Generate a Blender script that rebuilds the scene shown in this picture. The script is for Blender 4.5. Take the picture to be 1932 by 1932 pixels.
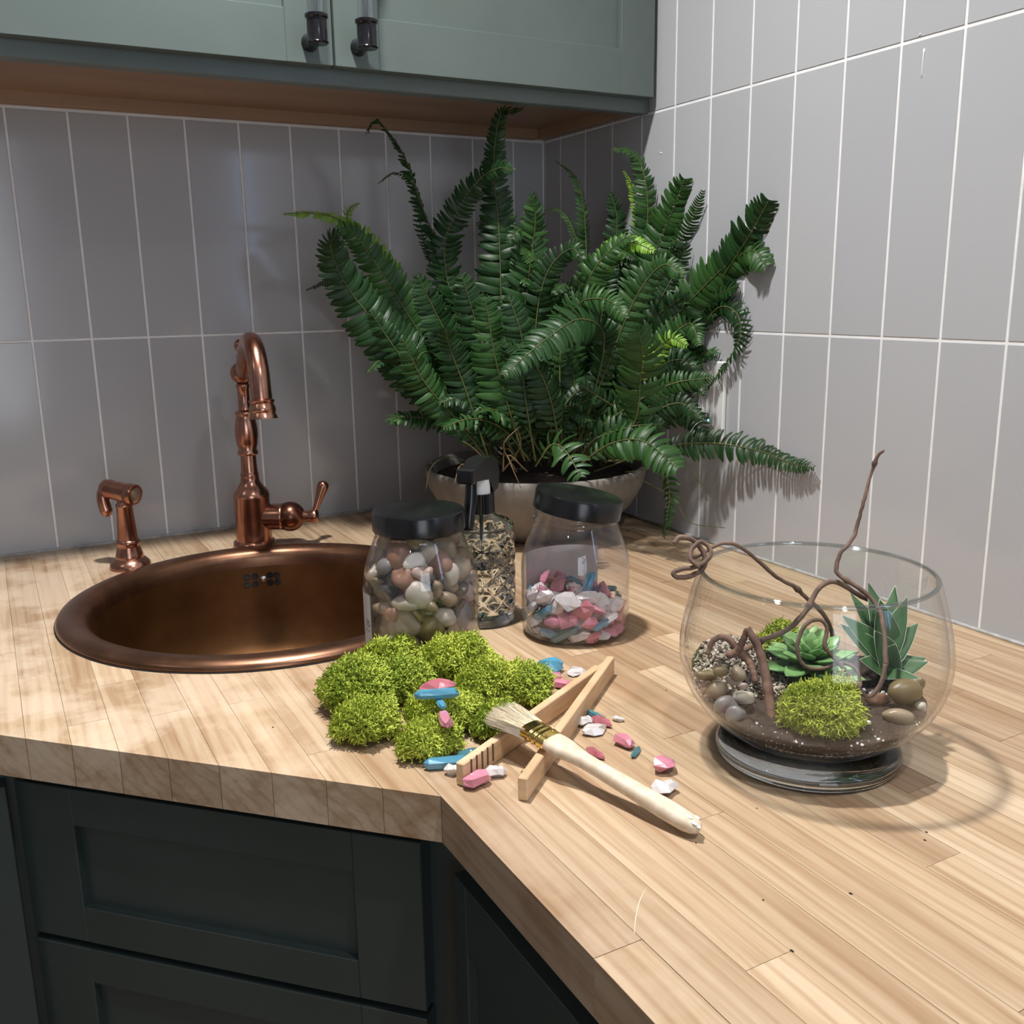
import bpy, bmesh, math, random
import numpy as np
from mathutils import Vector, Matrix

for o in list(bpy.data.objects):
    bpy.data.objects.remove(o, do_unlink=True)
scene = bpy.context.scene
col = scene.collection
PI = math.pi

# ------------------------------------------------------------------ camera
# world: counter top is z = 0, room corner at x = 0, y = 0; back wall y = 0, side wall x = 0 (metres)
FPX = 1821.0
CAM = np.array([-0.915, -1.5537, 0.3665])
YAW, PITCH, ROLL = 0.4953, -0.2242, -0.0156
_f = np.array([math.sin(YAW) * math.cos(PITCH), math.cos(YAW) * math.cos(PITCH), math.sin(PITCH)])
_r = np.array([math.cos(YAW), -math.sin(YAW), 0.0])
_u = np.cross(_r, _f)
CR = _r * math.cos(ROLL) + _u * math.sin(ROLL)
CU = -_r * math.sin(ROLL) + _u * math.cos(ROLL)
CF = _f
cam_data = bpy.data.cameras.new('camera')
cam_data.sensor_width = 36.0
cam_data.lens = FPX / 1932.0 * 36.0
cam_data.clip_start = 0.02
cam = bpy.data.objects.new('camera', cam_data)
col.objects.link(cam)
m = Matrix.Identity(4)
for i in range(3):
    m[i][0], m[i][1], m[i][2], m[i][3] = CR[i], CU[i], -CF[i], CAM[i]
cam.matrix_world = m
scene.camera = cam

# ------------------------------------------------------------------ world, exposure, lamps
world = bpy.data.worlds.new('world')
scene.world = world
world.use_nodes = True
world.node_tree.nodes['Background'].inputs[0].default_value = (0.55, 0.62, 0.75, 1)
world.node_tree.nodes['Background'].inputs[1].default_value = 0.03
scene.view_settings.view_transform = 'Standard'
scene.view_settings.look = 'None'
scene.view_settings.gamma = 1.0
scene.view_settings.use_curve_mapping = False
scene.view_settings.exposure = 0.0
scene.cycles.transparent_max_bounces = 28
scene.cycles.max_bounces = 10
scene.cycles.transmission_bounces = 10
scene.cycles.caustics_refractive = False
scene.cycles.sample_clamp_indirect = 4.0

CEIL = 1.50
# recessed ceiling lamps: x, y, watts, colour
LAMPS = [(-0.66, -0.70, 16.2, (1.0, 0.982, 0.955)),
         (-0.44, -1.80, 7.0, (1.0, 0.985, 0.97)),
         (-2.10, -0.75, 1.6, (1.0, 0.975, 0.945)),
         (-2.20, -2.20, 1.8, (1.0, 0.975, 0.945))]
for (lx, ly, w, c) in LAMPS:
    ld = bpy.data.lights.new('ceiling_lamp_light', 'AREA')
    ld.shape = 'DISK'
    ld.size = 0.085
    ld.spread = math.radians(125)
    ld.energy = w
    ld.color = c
    lo = bpy.data.objects.new('ceiling_lamp_light', ld)
    lo.location = (lx, ly, CEIL - 0.012)
    col.objects.link(lo)


# ------------------------------------------------------------------ picture helpers (a pixel and one known plane or distance give a point)
def ray(u, v):
    return CF + CR * (u - 966.0) / FPX + CU * (966.0 - v) / FPX


def at(u, v, d):
    return CAM + ray(u, v) * d


def on_z(u, v, z=0.0):
    d = ray(u, v)
    return CAM + d * ((z - CAM[2]) / d[2])


def on_y(u, v, y):
    d = ray(u, v)
    return CAM + d * ((y - CAM[1]) / d[1])


def on_x(u, v, x):
    d = ray(u, v)
    return CAM + d * ((x - CAM[0]) / d[0])


def inside(p, mx=0.012, mz=0.615):
    p = np.array(p, float)
    d = p - CAM
    k = min(1.0, (-mx - CAM[0]) / d[0] if d[0] > 0 else 1.0, (-mx - CAM[1]) / d[1] if d[1] > 0 else 1.0)
    p = CAM + d * k          # slide towards the room until clear of the walls
    p[0] = min(p[0], -mx)
    p[1] = min(p[1], -mx)
    if p[1] > -0.36:
        p[2] = min(p[2], mz)
    p[2] = max(p[2], 0.006)
    return p


# ------------------------------------------------------------------ mesh helpers
class MB:
    def __init__(self):
        self.V, self.Q, self.T, self.N, self.n = [], [], [], [], 0

    def add(self, V, quads=None, tris=None, ngons=None):
        V = np.asarray(V, float).reshape(-1, 3)
        if quads is not None and len(quads):
            self.Q.append(np.asarray(quads, int) + self.n)
        if tris is not None and len(tris):
            self.T.append(np.asarray(tris, int) + self.n)
        for g in (ngons or []):
            self.N.append([i + self.n for i in g])
        self.V.append(V)
        self.n += len(V)
        return self

    def box(self, c, s, b=0.0, M=None):
        """box with chamfered edges; c centre, s full size, M 3x3 rotation"""
        h = np.asarray(s, float) / 2
        b = min(b, h.min() * 0.98)
        if b <= 0:
            V = np.array([[x, y, z] for x in (-1, 1) for y in (-1, 1) for z in (-1, 1)], float) * h
            Q = [(0, 1, 3, 2), (4, 6, 7, 5), (0, 4, 5, 1), (2, 3, 7, 6), (0, 2, 6, 4), (1, 5, 7, 3)]
            T = []
        else:
            V, idx = [], {}
            for x in (-1, 1):
                for y in (-1, 1):
                    for z in (-1, 1):
                        for a in range(3):
                            p = np.array([x, y, z], float) * (h - b)
                            p[a] = (x, y, z)[a] * h[a]
                            idx[(x, y, z, a)] = len(V)
                            V.append(p)
            V = np.array(V)
            Q, T = [], []
            for a in range(3):
                o1, o2 = (a + 1) % 3, (a + 2) % 3
                for s_ in (-1, 1):
                    k = []
                    for (p, q) in ((-1, -1), (1, -1), (1, 1), (-1, 1)):
                        e = [0, 0, 0]
                        e[a], e[o1], e[o2] = s_, p, q
                        k.append(idx[(*e, a)])
                    Q.append(k if s_ > 0 else k[::-1])
                for p in (-1, 1):
                    for q in (-1, 1):
                        k = []
                        for (s_, ax) in ((-1, o1), (1, o1), (1, o2), (-1, o2)):
                            e = [0, 0, 0]
                            e[a], e[o1], e[o2] = s_, p, q
                            k.append(idx[(*e, ax)])
                        Q.append(k if p * q < 0 else k[::-1])
            for x in (-1, 1):
                for y in (-1, 1):
                    for z in (-1, 1):
                        k = [idx[(x, y, z, a)] for a in range(3)]
                        T.append(k if x * y * z > 0 else k[::-1])
        if M is not None:
            V = V @ np.asarray(M).T
        return self.add(V + np.asarray(c, float), Q, T)

    def lathe(self, prof, n=40, M=None, c=(0, 0, 0), arc=None):
        prof = np.asarray(prof, float)
        k = len(prof)
        full = arc is None
        a = np.linspace(0, 2 * PI, n, endpoint=False) if full else np.linspace(arc[0], arc[1], n)
        V = np.stack([np.outer(np.cos(a), prof[:, 0]), np.outer(np.sin(a), prof[:, 0]),
                      np.tile(prof[:, 1], (n, 1))], -1).reshape(-1, 3)
        i = np.arange(n if full else n - 1)[:, None]
        j = np.arange(k - 1)[None, :]
        i2 = (i + 1) % n
        Q = np.stack([i * k + j, i2 * k + j, i2 * k + j + 1, i * k + j + 1], -1).reshape(-1, 4)
        if M is not None:
            V = V @ np.asarray(M).T
        return self.add(V + np.asarray(c, float), Q)

    def tube(self, path, rad, n=8, cap=True):
        P = np.asarray(path, float)
        k = len(P)
        rad = np.full(k, rad) if np.isscalar(rad) else np.asarray(rad, float)
        t = np.gradient(P, axis=0)
        t /= np.linalg.norm(t, axis=1)[:, None] + 1e-12
        ref = np.array([0, 0, 1.0]) if abs(t[0][2]) < 0.9 else np.array([1.0, 0, 0])
        nn = np.cross(t[0], ref)
        nn /= np.linalg.norm(nn)
        V = []
        a = np.linspace(0, 2 * PI, n, endpoint=False)
        for i in range(k):
            nn = nn - t[i] * (nn @ t[i])
            nn /= np.linalg.norm(nn) + 1e-12
            b = np.cross(t[i], nn)
            V.append(P[i] + rad[i] * (np.outer(np.cos(a), nn) + np.outer(np.sin(a), b)))
        V = np.concatenate(V)
        i = np.arange(k - 1)[:, None]
        j = np.arange(n)[None, :]
        j2 = (j + 1) % n
        Q = np.stack([i * n + j, i * n + j2, (i + 1) * n + j2, (i + 1) * n + j], -1).reshape(-1, 4)
        ng = [list(range(n))[::-1], list(range((k - 1) * n, k * n))] if cap else None
        return self.add(V, Q, None, ng)

    def prism(self, poly, z0, z1):
        p = np.asarray(poly, float)
        n = len(p)
        V = np.concatenate([np.c_[p, np.full(n, z0)], np.c_[p, np.full(n, z1)]])
        Q = [(i, (i + 1) % n, n + (i + 1) % n, n + i) for i in range(n)]
        return self.add(V, Q, None, [list(range(n))[::-1], list(range(n, 2 * n))])

    def sphere(self, c, r, nu=24, nv=14, M=None):
        th = np.linspace(0, PI, nv)
        prof = np.stack([np.sin(th), -np.cos(th)], -1)
        prof[0, 0] = prof[-1, 0] = 1e-5
        r = np.full(3, r) if np.isscalar(r) else np.asarray(r, float)
        S = np.diag(r) if M is None else np.asarray(M) @ np.diag(r)
        return self.lathe(prof, nu, S, c)

    def segs(self, A, B, ra, rb, n=3):
        """many thin tapered prisms at once"""
        A, B = np.asarray(A, float), np.asarray(B, float)
        k = len(A)
        d = B - A
        d = d / (np.linalg.norm(d, axis=1)[:, None] + 1e-12)
        ref = np.where(np.abs(d[:, 2:3]) < 0.8, np.array([[0, 0, 1.0]]), np.array([[1.0, 0, 0]]))
        u = np.cross(d, ref)
        u /= np.linalg.norm(u, axis=1)[:, None] + 1e-12
        w = np.cross(d, u)
        a = np.arange(n) * 2 * PI / n
        ring = u[:, None, :] * np.cos(a)[None, :, None] + w[:, None, :] * np.sin(a)[None, :, None]
        ra = np.broadcast_to(np.asarray(ra, float), (k,))[:, None, None]
        rb = np.broadcast_to(np.asarray(rb, float), (k,))[:, None, None]
        V = np.concatenate([A[:, None, :] + ring * ra, B[:, None, :] + ring * rb], 1).reshape(-1, 3)
        i = (np.arange(k) * 2 * n)[:, None]
        j = np.arange(n)[None, :]
        j2 = (j + 1) % n
        Q = np.stack([i + j, i + j2, i + n + j2, i + n + j], -1).reshape(-1, 4)
        return self.add(V, Q)

    def mesh(self, name, mat=None, smooth=True, shift=None):
        V = np.concatenate(self.V) if self.V else np.zeros((0, 3))
        if shift is not None:
            V = V - np.asarray(shift)
        Q = np.concatenate(self.Q) if self.Q else np.zeros((0, 4), int)
        T = np.concatenate(self.T) if self.T else np.zeros((0, 3), int)
        loops = [Q.ravel(), T.ravel()] + [np.array(g) for g in self.N]
        tot = np.concatenate([np.full(len(Q), 4), np.full(len(T), 3), np.array([len(g) for g in self.N], int)]).astype(int)
        L = np.concatenate(loops).astype(np.int32)
        me = bpy.data.meshes.new(name)
        me.vertices.add(len(V))
        me.vertices.foreach_set('co', V.astype(np.float32).ravel())
        me.loops.add(len(L))
        me.loops.foreach_set('vertex_index', L)
        me.polygons.add(len(tot))
        me.polygons.foreach_set('loop_start', np.concatenate([[0], np.cumsum(tot)[:-1]]).astype(np.int32))
        me.polygons.foreach_set('loop_total', tot.astype(np.int32))
        me.polygons.foreach_set('use_smooth', np.full(len(tot), bool(smooth)))
        me.update(calc_edges=True)
        me.validate()
        if mat:
            me.materials.append(mat)
        return me

    def build(self, name, mat, parent=None, smooth=True, sharp=None):
        shift = root_loc(parent) if parent is not None else None
        me = self.mesh(name, mat, smooth, shift)
        if sharp:
            me.set_sharp_from_angle(angle=math.radians(sharp))
        o = bpy.data.objects.new(name, me)
        col.objects.link(o)
        if parent is not None:
            o.parent = parent
        return o


def root_loc(o):
    p = np.zeros(3)
    while o is not None:
        p += np.array(o.location)
        o = o.parent
    return p


def link(name, me, parent=None, loc=(0, 0, 0), rot=None, scale=None):
    o = bpy.data.objects.new(name, me)
    col.objects.link(o)
    o.parent = parent
    o.location = Vector(np.asarray(loc) - (root_loc(parent) if parent is not None else 0))
    if rot is not None:
        o.rotation_euler = rot
    if scale is not None:
        o.scale = scale
    return o


def thing(name, label, cat, loc=(0, 0, 0), group=None):
    o = bpy.data.objects.new(name, None)
    o.empty_display_size = 0.02
    col.objects.link(o)
    o.location = Vector(np.asarray(loc, float))
    return tag(o, label, cat, group)


def tag(o, label=None, cat=None, group=None, kind=None):
    if label:
        o['label'] = label
    if cat:
        o['category'] = cat
    if group:
        o['group'] = group
    if kind:
        o['kind'] = kind
    return o


def spline(pts, n):
    P = np.asarray(pts, float)
    if len(P) == 2:
        return P[0] + np.linspace(0, 1, n)[:, None] * (P[1] - P[0])
    E = np.concatenate([[2 * P[0] - P[1]], P, [2 * P[-1] - P[-2]]])
    out = []
    for i in range(len(P) - 1):
        p0, p1, p2, p3 = E[i:i + 4]
        t = np.linspace(0, 1, 24, endpoint=False)[:, None]
        out.append(0.5 * (2 * p1 + (p2 - p0) * t + (2 * p0 - 5 * p1 + 4 * p2 - p3) * t ** 2 + (3 * p1 - p0 - 3 * p2 + p3) * t ** 3))
    out = np.concatenate(out + [P[-1:]])
    s = np.concatenate([[0], np.cumsum(np.linalg.norm(np.diff(out, axis=0), axis=1))])
    q = np.linspace(0, s[-1], n)
    return np.stack([np.interp(q, s, out[:, i]) for i in range(out.shape[1])], -1)


def unit(v):
    v = np.asarray(v, float)
    return v / (np.linalg.norm(v) + 1e-12)


def frame(z, x=None):
    """rotation whose third column is z"""
    z = unit(z)
    x = np.array([1.0, 0, 0]) if x is None else np.asarray(x, float)
    x = x - z * (x @ z)
    if np.linalg.norm(x) < 1e-4:
        x = np.array([0, 1.0, 0]) - z * z[1]
    x = unit(x)
    return np.stack([x, np.cross(z, x), z], -1)


# ------------------------------------------------------------------ materials
def new_mat(name):
    mt = bpy.data.materials.new(name)
    mt.use_nodes = True
    nt = mt.node_tree
    return mt, nt, nt.nodes['Principled BSDF'], nt.nodes['Material Output']


def setp(p, **k):
    names = dict(rough='Roughness', metal='Metallic', spec='Specular IOR Level', trans='Transmission Weight', ior='IOR',
                 coat='Coat Weight', coat_rough='Coat Roughness', sss='Subsurface Weight', alpha='Alpha', sheen='Sheen Weight')
    for a, v in k.items():
        p.inputs[names[a]].default_value = v


def coords(nt, scale=(1, 1, 1), per_object=False):
    tc = nt.nodes.new('ShaderNodeTexCoord')
    mp = nt.nodes.new('ShaderNodeMapping')
    mp.inputs['Scale'].default_value = scale
    nt.links.new(tc.outputs['Object'], mp.inputs['Vector'])
    if per_object:
        oi = nt.nodes.new('ShaderNodeObjectInfo')
        ml = nt.nodes.new('ShaderNodeVectorMath')
        ml.operation = 'SCALE'
        ml.inputs[0].default_value = (31.7, 17.3, 23.9)
        nt.links.new(oi.outputs['Random'], ml.inputs['Scale'])
        nt.links.new(ml.outputs[0], mp.inputs['Location'])
    return mp.outputs[0]


def noise(nt, vec, scale, detail=4.0, rough=0.55, dist=0.0):
    n = nt.nodes.new('ShaderNodeTexNoise')
    n.inputs['Scale'].default_value = scale
    n.inputs['Detail'].default_value = detail
    n.inputs['Roughness'].default_value = rough
    n.inputs['Distortion'].default_value = dist
    nt.links.new(vec, n.inputs['Vector'])
    return n.outputs['Fac']


def ramp(nt, fac, stops):
    r = nt.nodes.new('ShaderNodeValToRGB')
    e = r.color_ramp.elements
    while len(e) > 1:
        e.remove(e[-1])
    for i, (p, c) in enumerate(stops):
        x = e[0] if i == 0 else e.new(p)
        x.position = p
        x.color = (*c, 1) if len(c) == 3 else c
    nt.links.new(fac, r.inputs['Fac'])
    return r.outputs['Color']


def bump(nt, p, fac, strength, dist=0.001):
    b = nt.nodes.new('ShaderNodeBump')
    b.inputs['Strength'].default_value = strength
    b.inputs['Distance'].default_value = dist
    nt.links.new(fac, b.inputs['Height'])
    nt.links.new(b.outputs[0], p.inputs['Normal'])


def mixc(nt, fac, a, b, mode='MIX'):
    x = nt.nodes.new('ShaderNodeMix')
    x.data_type = 'RGBA'
    x.blend_type = mode
    for s, v in ((0, fac), (6, a), (7, b)):
        if hasattr(v, 'is_output'):
            nt.links.new(v, x.inputs[s])
        else:
            x.inputs[s].default_value = v if s == 0 else (*v, 1)
    return x.outputs[2]


def mat_noise(name, c1, c2, scale=20.0, rough=0.5, bumps=0.0, bscale=None, bdist=0.001, lo=0.35, hi=0.65, per_object=False, stretch=(1, 1, 1), **k):
    mt, nt, p, out = new_mat(name)
    v = coords(nt, stretch, per_object)
    f = noise(nt, v, scale)
    nt.links.new(ramp(nt, f, [(lo, c1), (hi, c2)]), p.inputs['Base Color'])
    setp(p, rough=rough, **k)
    if bumps:
        bump(nt, p, noise(nt, v, bscale or scale * 3), bumps, bdist)
    return mt


def thin_glass(name, tint=(0.97, 0.98, 0.98), f0=0.045, rough=0.0, haze=0.0, hazecol=(0.8, 0.8, 0.8)):
    """thin clear wall: see-through with a Schlick reflection"""
    mt, nt, p, out = new_mat(name)
    nt.nodes.remove(p)
    tr = nt.nodes.new('ShaderNodeBsdfTransparent')
    tr.inputs[0].default_value = (*tint, 1)
    gl = nt.nodes.new('ShaderNodeBsdfGlossy')
    gl.inputs['Roughness'].default_value = rough
    lw = nt.nodes.new('ShaderNodeLayerWeight')
    lw.inputs['Blend'].default_value = 0.5
    pw = nt.nodes.new('ShaderNodeMath')
    pw.operation = 'POWER'
    pw.inputs[1].default_value = 5.0
    nt.links.new(lw.outputs['Facing'], pw.inputs[0])
    ma = nt.nodes.new('ShaderNodeMath')
    ma.operation = 'MULTIPLY_ADD'
    ma.inputs[1].default_value = 1 - f0
    ma.inputs[2].default_value = f0
    nt.links.new(pw.outputs[0], ma.inputs[0])
    mx = nt.nodes.new('ShaderNodeMixShader')
    nt.links.new(ma.outputs[0], mx.inputs[0])
    first = tr.outputs[0]
    if haze:
        df = nt.nodes.new('ShaderNodeBsdfDiffuse')
        df.inputs[0].default_value = (*hazecol, 1)
        m2 = nt.nodes.new('ShaderNodeMixShader')
        m2.inputs[0].default_value = haze
        nt.links.new(tr.outputs[0], m2.inputs[1])
        nt.links.new(df.outputs[0], m2.inputs[2])
        first = m2.outputs[0]
    nt.links.new(first, mx.inputs[1])
    nt.links.new(gl.outputs[0], mx.inputs[2])
    nt.links.new(mx.outputs[0], out.inputs['Surface'])
    return mt


def mat_tile():
    mt, nt, p, out = new_mat('glazed_tile')
    oi = nt.nodes.new('ShaderNodeObjectInfo')
    c = ramp(nt, oi.outputs['Random'], [(0.0, (0.425, 0.430, 0.452)), (0.5, (0.438, 0.444, 0.464)), (1.0, (0.450, 0.457, 0.475))])
    nt.links.new(c, p.inputs['Base Color'])
    v = coords(nt, (1, 1, 0.35), True)
    bump(nt, p, noise(nt, v, 14.0, 1.0), 0.10, 0.004)
    setp(p, rough=0.13, spec=0.5)
    return mt


def mat_wood_block():
    mt, nt, p, out = new_mat('butcher_block')
    v = coords(nt, (1, 1, 1), True)
    oi = nt.nodes.new('ShaderNodeObjectInfo')
    mp = nt.nodes.new('ShaderNodeMapping')
    mp.inputs['Scale'].default_value = (1.0, 0.05, 1.0)
    nt.links.new(v, mp.inputs['Vector'])
    big = noise(nt, mp.outputs[0], 34.0, 3.0, 0.55, 1.4)
    fine = noise(nt, mp.outputs[0], 420.0, 3.0, 0.6, 0.2)
    # growth rings: warped bands, on top and on cut ends alike
    mp2 = nt.nodes.new('ShaderNodeMapping')
    mp2.inputs['Scale'].default_value = (1.0, 0.10, 1.0)
    nt.links.new(v, mp2.inputs['Vector'])
    wv = nt.nodes.new('ShaderNodeTexWave')
    wv.wave_type = 'RINGS'
    wv.rings_direction = 'Y'
    wv.inputs['Scale'].default_value = 34.0
    wv.inputs['Distortion'].default_value = 5.0
    wv.inputs['Detail'].default_value = 2.0
    wv.inputs['Detail Scale'].default_value = 1.3
    nt.links.new(mp2.outputs[0], wv.inputs['Vector'])
    base = ramp(nt, oi.outputs['Random'], [(0.0, (0.42, 0.294, 0.187)), (0.25, (0.545, 0.41, 0.272)), (0.5, (0.47, 0.34, 0.222)),
                                           (0.75, (0.60, 0.463, 0.318)), (1.0, (0.355, 0.242, 0.155))])
    g1 = ramp(nt, big, [(0.30, (0.70, 0.60, 0.51)), (0.60, (1, 1, 1))])
    g2 = ramp(nt, fine, [(0.30, (0.82, 0.77, 0.71)), (0.56, (1, 1, 1))])
    g3 = ramp(nt, wv.outputs['Fac'], [(0.0, (0.76, 0.67, 0.58)), (0.40, (1, 1, 1))])
    c = mixc(nt, 0.95, base, g1, 'MULTIPLY')
    c = mixc(nt, 0.5, c, g2, 'MULTIPLY')
    c = mixc(nt, 0.55, c, g3, 'MULTIPLY')
    # worn, whitened oil finish in patches round the sink
    tc = nt.nodes.new('ShaderNodeTexCoord')
    sx = nt.nodes.new('ShaderNodeSeparateXYZ')
    nt.links.new(tc.outputs['Object'], sx.inputs[0])
    mr = nt.nodes.new('ShaderNodeMapRange')
    mr.inputs['From Min'].default_value = -0.55
    mr.inputs['From Max'].default_value = -0.85
    nt.links.new(sx.outputs['X'], mr.inputs['Value'])
    pn = noise(nt, tc.outputs['Object'], 11.0, 5.0, 0.6)
    pm = ramp(nt, pn, [(0.44, (0, 0, 0)), (0.56, (1, 1, 1))])
    mm = nt.nodes.new('ShaderNodeMath')
    mm.operation = 'MULTIPLY'
    nt.links.new(mr.outputs[0], mm.inputs[0])
    nt.links.new(pm, mm.inputs[1])
    m2 = nt.nodes.new('ShaderNodeMath')
    m2.operation = 'MULTIPLY'
    m2.inputs[1].default_value = 0.45
    nt.links.new(mm.outputs[0], m2.inputs[0])
    c = mixc(nt, m2.outputs[0], c, (0.74, 0.60, 0.46))
    nt.links.new(c, p.inputs['Base Color'])
    setp(p, rough=0.42, spec=0.35)
    bump(nt, p, fine, 0.12, 0.0006)
    return mt


def mat_island(name, stops, rough=0.6, bumps=0.0, bscale=200, **k):
    """colour differs from grain to grain"""
    mt, nt, p, out = new_mat(name)
    g = nt.nodes.new('ShaderNodeNewGeometry')
    nt.links.new(ramp(nt, g.outputs['Random Per Island'], stops), p.inputs['Base Color'])
    setp(p, rough=rough, **k)
    if bumps:
        bump(nt, p, noise(nt, coords(nt), bscale), bumps, 0.0005)
    return mt


def mat_leaf(name, c1, c2, transl=0.2, rough=0.38, scale=60):
    mt, nt, p, out = new_mat(name)
    g = nt.nodes.new('ShaderNodeNewGeometry')
    f = noise(nt, coords(nt), scale, 2)
    mx = nt.nodes.new('ShaderNodeMath')
    mx.operation = 'MULTIPLY_ADD'
    mx.inputs[1].default_value = 0.6
    nt.links.new(g.outputs['Random Per Island'], mx.inputs[0])
    m3 = nt.nodes.new('ShaderNodeMath')
    m3.operation = 'MULTIPLY'
    m3.inputs[1].default_value = 0.4
    nt.links.new(f, m3.inputs[0])
    nt.links.new(m3.outputs[0], mx.inputs[2])
    c = ramp(nt, mx.outputs[0], [(0.1, c1), (0.9, c2)])
    nt.links.new(c, p.inputs['Base Color'])
    setp(p, rough=rough, spec=0.30)
    tl = nt.nodes.new('ShaderNodeBsdfTranslucent')
    nt.links.new(c, tl.inputs[0])
    ms = nt.nodes.new('ShaderNodeMixShader')
    ms.inputs[0].default_value = transl
    nt.links.new(p.outputs[0], ms.inputs[1])
    nt.links.new(tl.outputs[0], ms.inputs[2])
    nt.links.new(ms.outputs[0], out.inputs['Surface'])
    return mt


def mat_emit(name, c, s):
    mt, nt, p, out = new_mat(name)
    p.inputs['Base Color'].default_value = (*c, 1)
    p.inputs['Emission Color'].default_value = (*c, 1)
    p.inputs['Emission Strength'].default_value = s
    return mt


M = {}
M['tile'] = mat_tile()
M['grout'] = mat_noise('grout', (0.78, 0.77, 0.77), (0.86, 0.85, 0.85), 40, 0.85)
M['paint'] = mat_noise('wall_paint', (0.46, 0.46, 0.47), (0.49, 0.49, 0.50), 5, 0.7)
M['ceiling'] = mat_noise('ceiling_paint', (0.64, 0.65, 0.66), (0.67, 0.68, 0.69), 5, 0.8)
M['floor'] = mat_noise('floor_planks', (0.20, 0.14, 0.09), (0.27, 0.19, 0.12), 12, 0.5, stretch=(1, 8, 1))
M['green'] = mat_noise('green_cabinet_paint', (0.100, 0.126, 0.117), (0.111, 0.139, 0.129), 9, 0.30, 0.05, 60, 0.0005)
M['shaded_green'] = mat_noise('shaded_green_cabinet_paint', (0.030, 0.043, 0.040), (0.036, 0.050, 0.047), 9, 0.38, 0.05, 60, 0.0005)  # the cabinet green again, darkened in colour for the shade below the counter
M['maple'] = mat_noise('cabinet_underside_wood', (0.31, 0.19, 0.115), (0.37, 0.235, 0.145), 18, 0.5, stretch=(0.15, 1, 1))
M['block'] = mat_wood_block()
M['caulk'] = mat_noise('caulk', (0.30, 0.29, 0.28), (0.48, 0.46, 0.44), 60, 0.7)
M['copper'] = mat_noise('antique_copper', (0.36, 0.165, 0.115), (0.54, 0.285, 0.205), 26, 0.25, metal=1.0)
M['copper_dark'] = mat_noise('dark_copper', (0.13, 0.055, 0.038), (0.22, 0.095, 0.06), 30, 0.3, metal=1.0)
M['sink'] = mat_noise('aged_copper_basin', (0.105, 0.046, 0.016), (0.165, 0.076, 0.028), 11, 0.42, 0.12, 45, 0.002, metal=0.85)
M['rim'] = mat_noise('aged_copper_rim', (0.165, 0.083, 0.050), (0.27, 0.14, 0.086), 22, 0.33, 0.05, 60, 0.001, metal=0.95)
M['black'] = mat_noise('black_plastic', (0.006, 0.006, 0.007), (0.010, 0.010, 0.011), 30, 0.22)
M['blackm'] = mat_noise('black_metal', (0.006, 0.006, 0.008), (0.010, 0.010, 0.013), 30, 0.18)
M['white'] = mat_noise('white_plastic', (0.72, 0.72, 0.71), (0.76, 0.76, 0.75), 30, 0.35)
M['paper'] = mat_noise('label_paper', (0.66, 0.66, 0.68), (0.70, 0.70, 0.72), 60, 0.7)
_nt = M['paper'].node_tree
_tl = _nt.nodes.new('ShaderNodeBsdfTranslucent')
_tl.inputs[0].default_value = (0.75, 0.75, 0.78, 1)
_mx = _nt.nodes.new('ShaderNodeMixShader')
_mx.inputs[0].default_value = 0.4
_nt.links.new(_nt.nodes['Principled BSDF'].outputs[0], _mx.inputs[1])
_nt.links.new(_tl.outputs[0], _mx.inputs[2])
_nt.links.new(_mx.outputs[0], _nt.nodes['Material Output'].inputs['Surface'])
M['ink'] = mat_noise('black_ink', (0.012, 0.012, 0.012), (0.02, 0.02, 0.02), 30, 0.6)
M['glass'] = thin_glass('bowl_glass', (0.988, 0.992, 0.992), 0.035)
M['rimglass'] = thin_glass('bowl_rim_glass', (0.80, 0.83, 0.83), 0.16)
M['pet'] = thin_glass('clear_plastic', (0.975, 0.97, 0.98), 0.045, 0.03, 0.008)
M['acrylic'] = thin_glass('acrylic', (0.95, 0.97, 0.99), 0.22, 0.03)
mt, nt, p, out = new_mat('solid_glass')
p.inputs['Base Color'].default_value = (0.90, 0.95, 0.93, 1)
setp(p, rough=0.0, trans=1.0, ior=1.46)
M['solid'] = mt
mt, nt, p, out = new_mat('foot_glass')
p.inputs['Base Color'].default_value = (0.90, 0.94, 0.93, 1)
setp(p, rough=0.0, trans=1.0, ior=1.46)
trn = nt.nodes.new('ShaderNodeBsdfTransparent')
trn.inputs[0].default_value = (0.80, 0.83, 0.83, 1)
msh = nt.nodes.new('ShaderNodeMixShader')
msh.inputs[0].default_value = 0.07
nt.links.new(p.outputs[0], msh.inputs[1])
nt.links.new(trn.outputs[0], msh.inputs[2])
nt.links.new(msh.outputs[0], out.inputs['Surface'])
M['footglass'] = mt
M['pot'] = mat_noise('concrete_pot', (0.185, 0.17, 0.15), (0.24, 0.22, 0.195), 30, 0.75, 0.2, 120)
M['soil'] = mat_noise('potting_soil', (0.024, 0.015, 0.011), (0.060, 0.038, 0.027), 160, 0.95, 1.0, 300, 0.004)
M['fern'] = mat_leaf('fern_leaf', (0.007, 0.027, 0.007), (0.020, 0.062, 0.015), 0.10, 0.42)
M['fern2'] = mat_leaf('fern_leaf_mid', (0.014, 0.052, 0.011), (0.040, 0.105, 0.022), 0.14, 0.42)
M['fern3'] = mat_leaf('fern_leaf_young', (0.15, 0.34, 0.030), (0.30, 0.50, 0.070), 0.3)
M['stem'] = mat_noise('fern_stem', (0.06, 0.07, 0.02), (0.11, 0.11, 0.03), 30, 0.6)
M['drystem'] = mat_noise('dry_stem', (0.22, 0.14, 0.075), (0.36, 0.25, 0.14), 60, 0.8)
M['moss'] = mat_noise('reindeer_moss', (0.285, 0.355, 0.030), (0.50, 0.56, 0.075), 38, 0.8)
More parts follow.
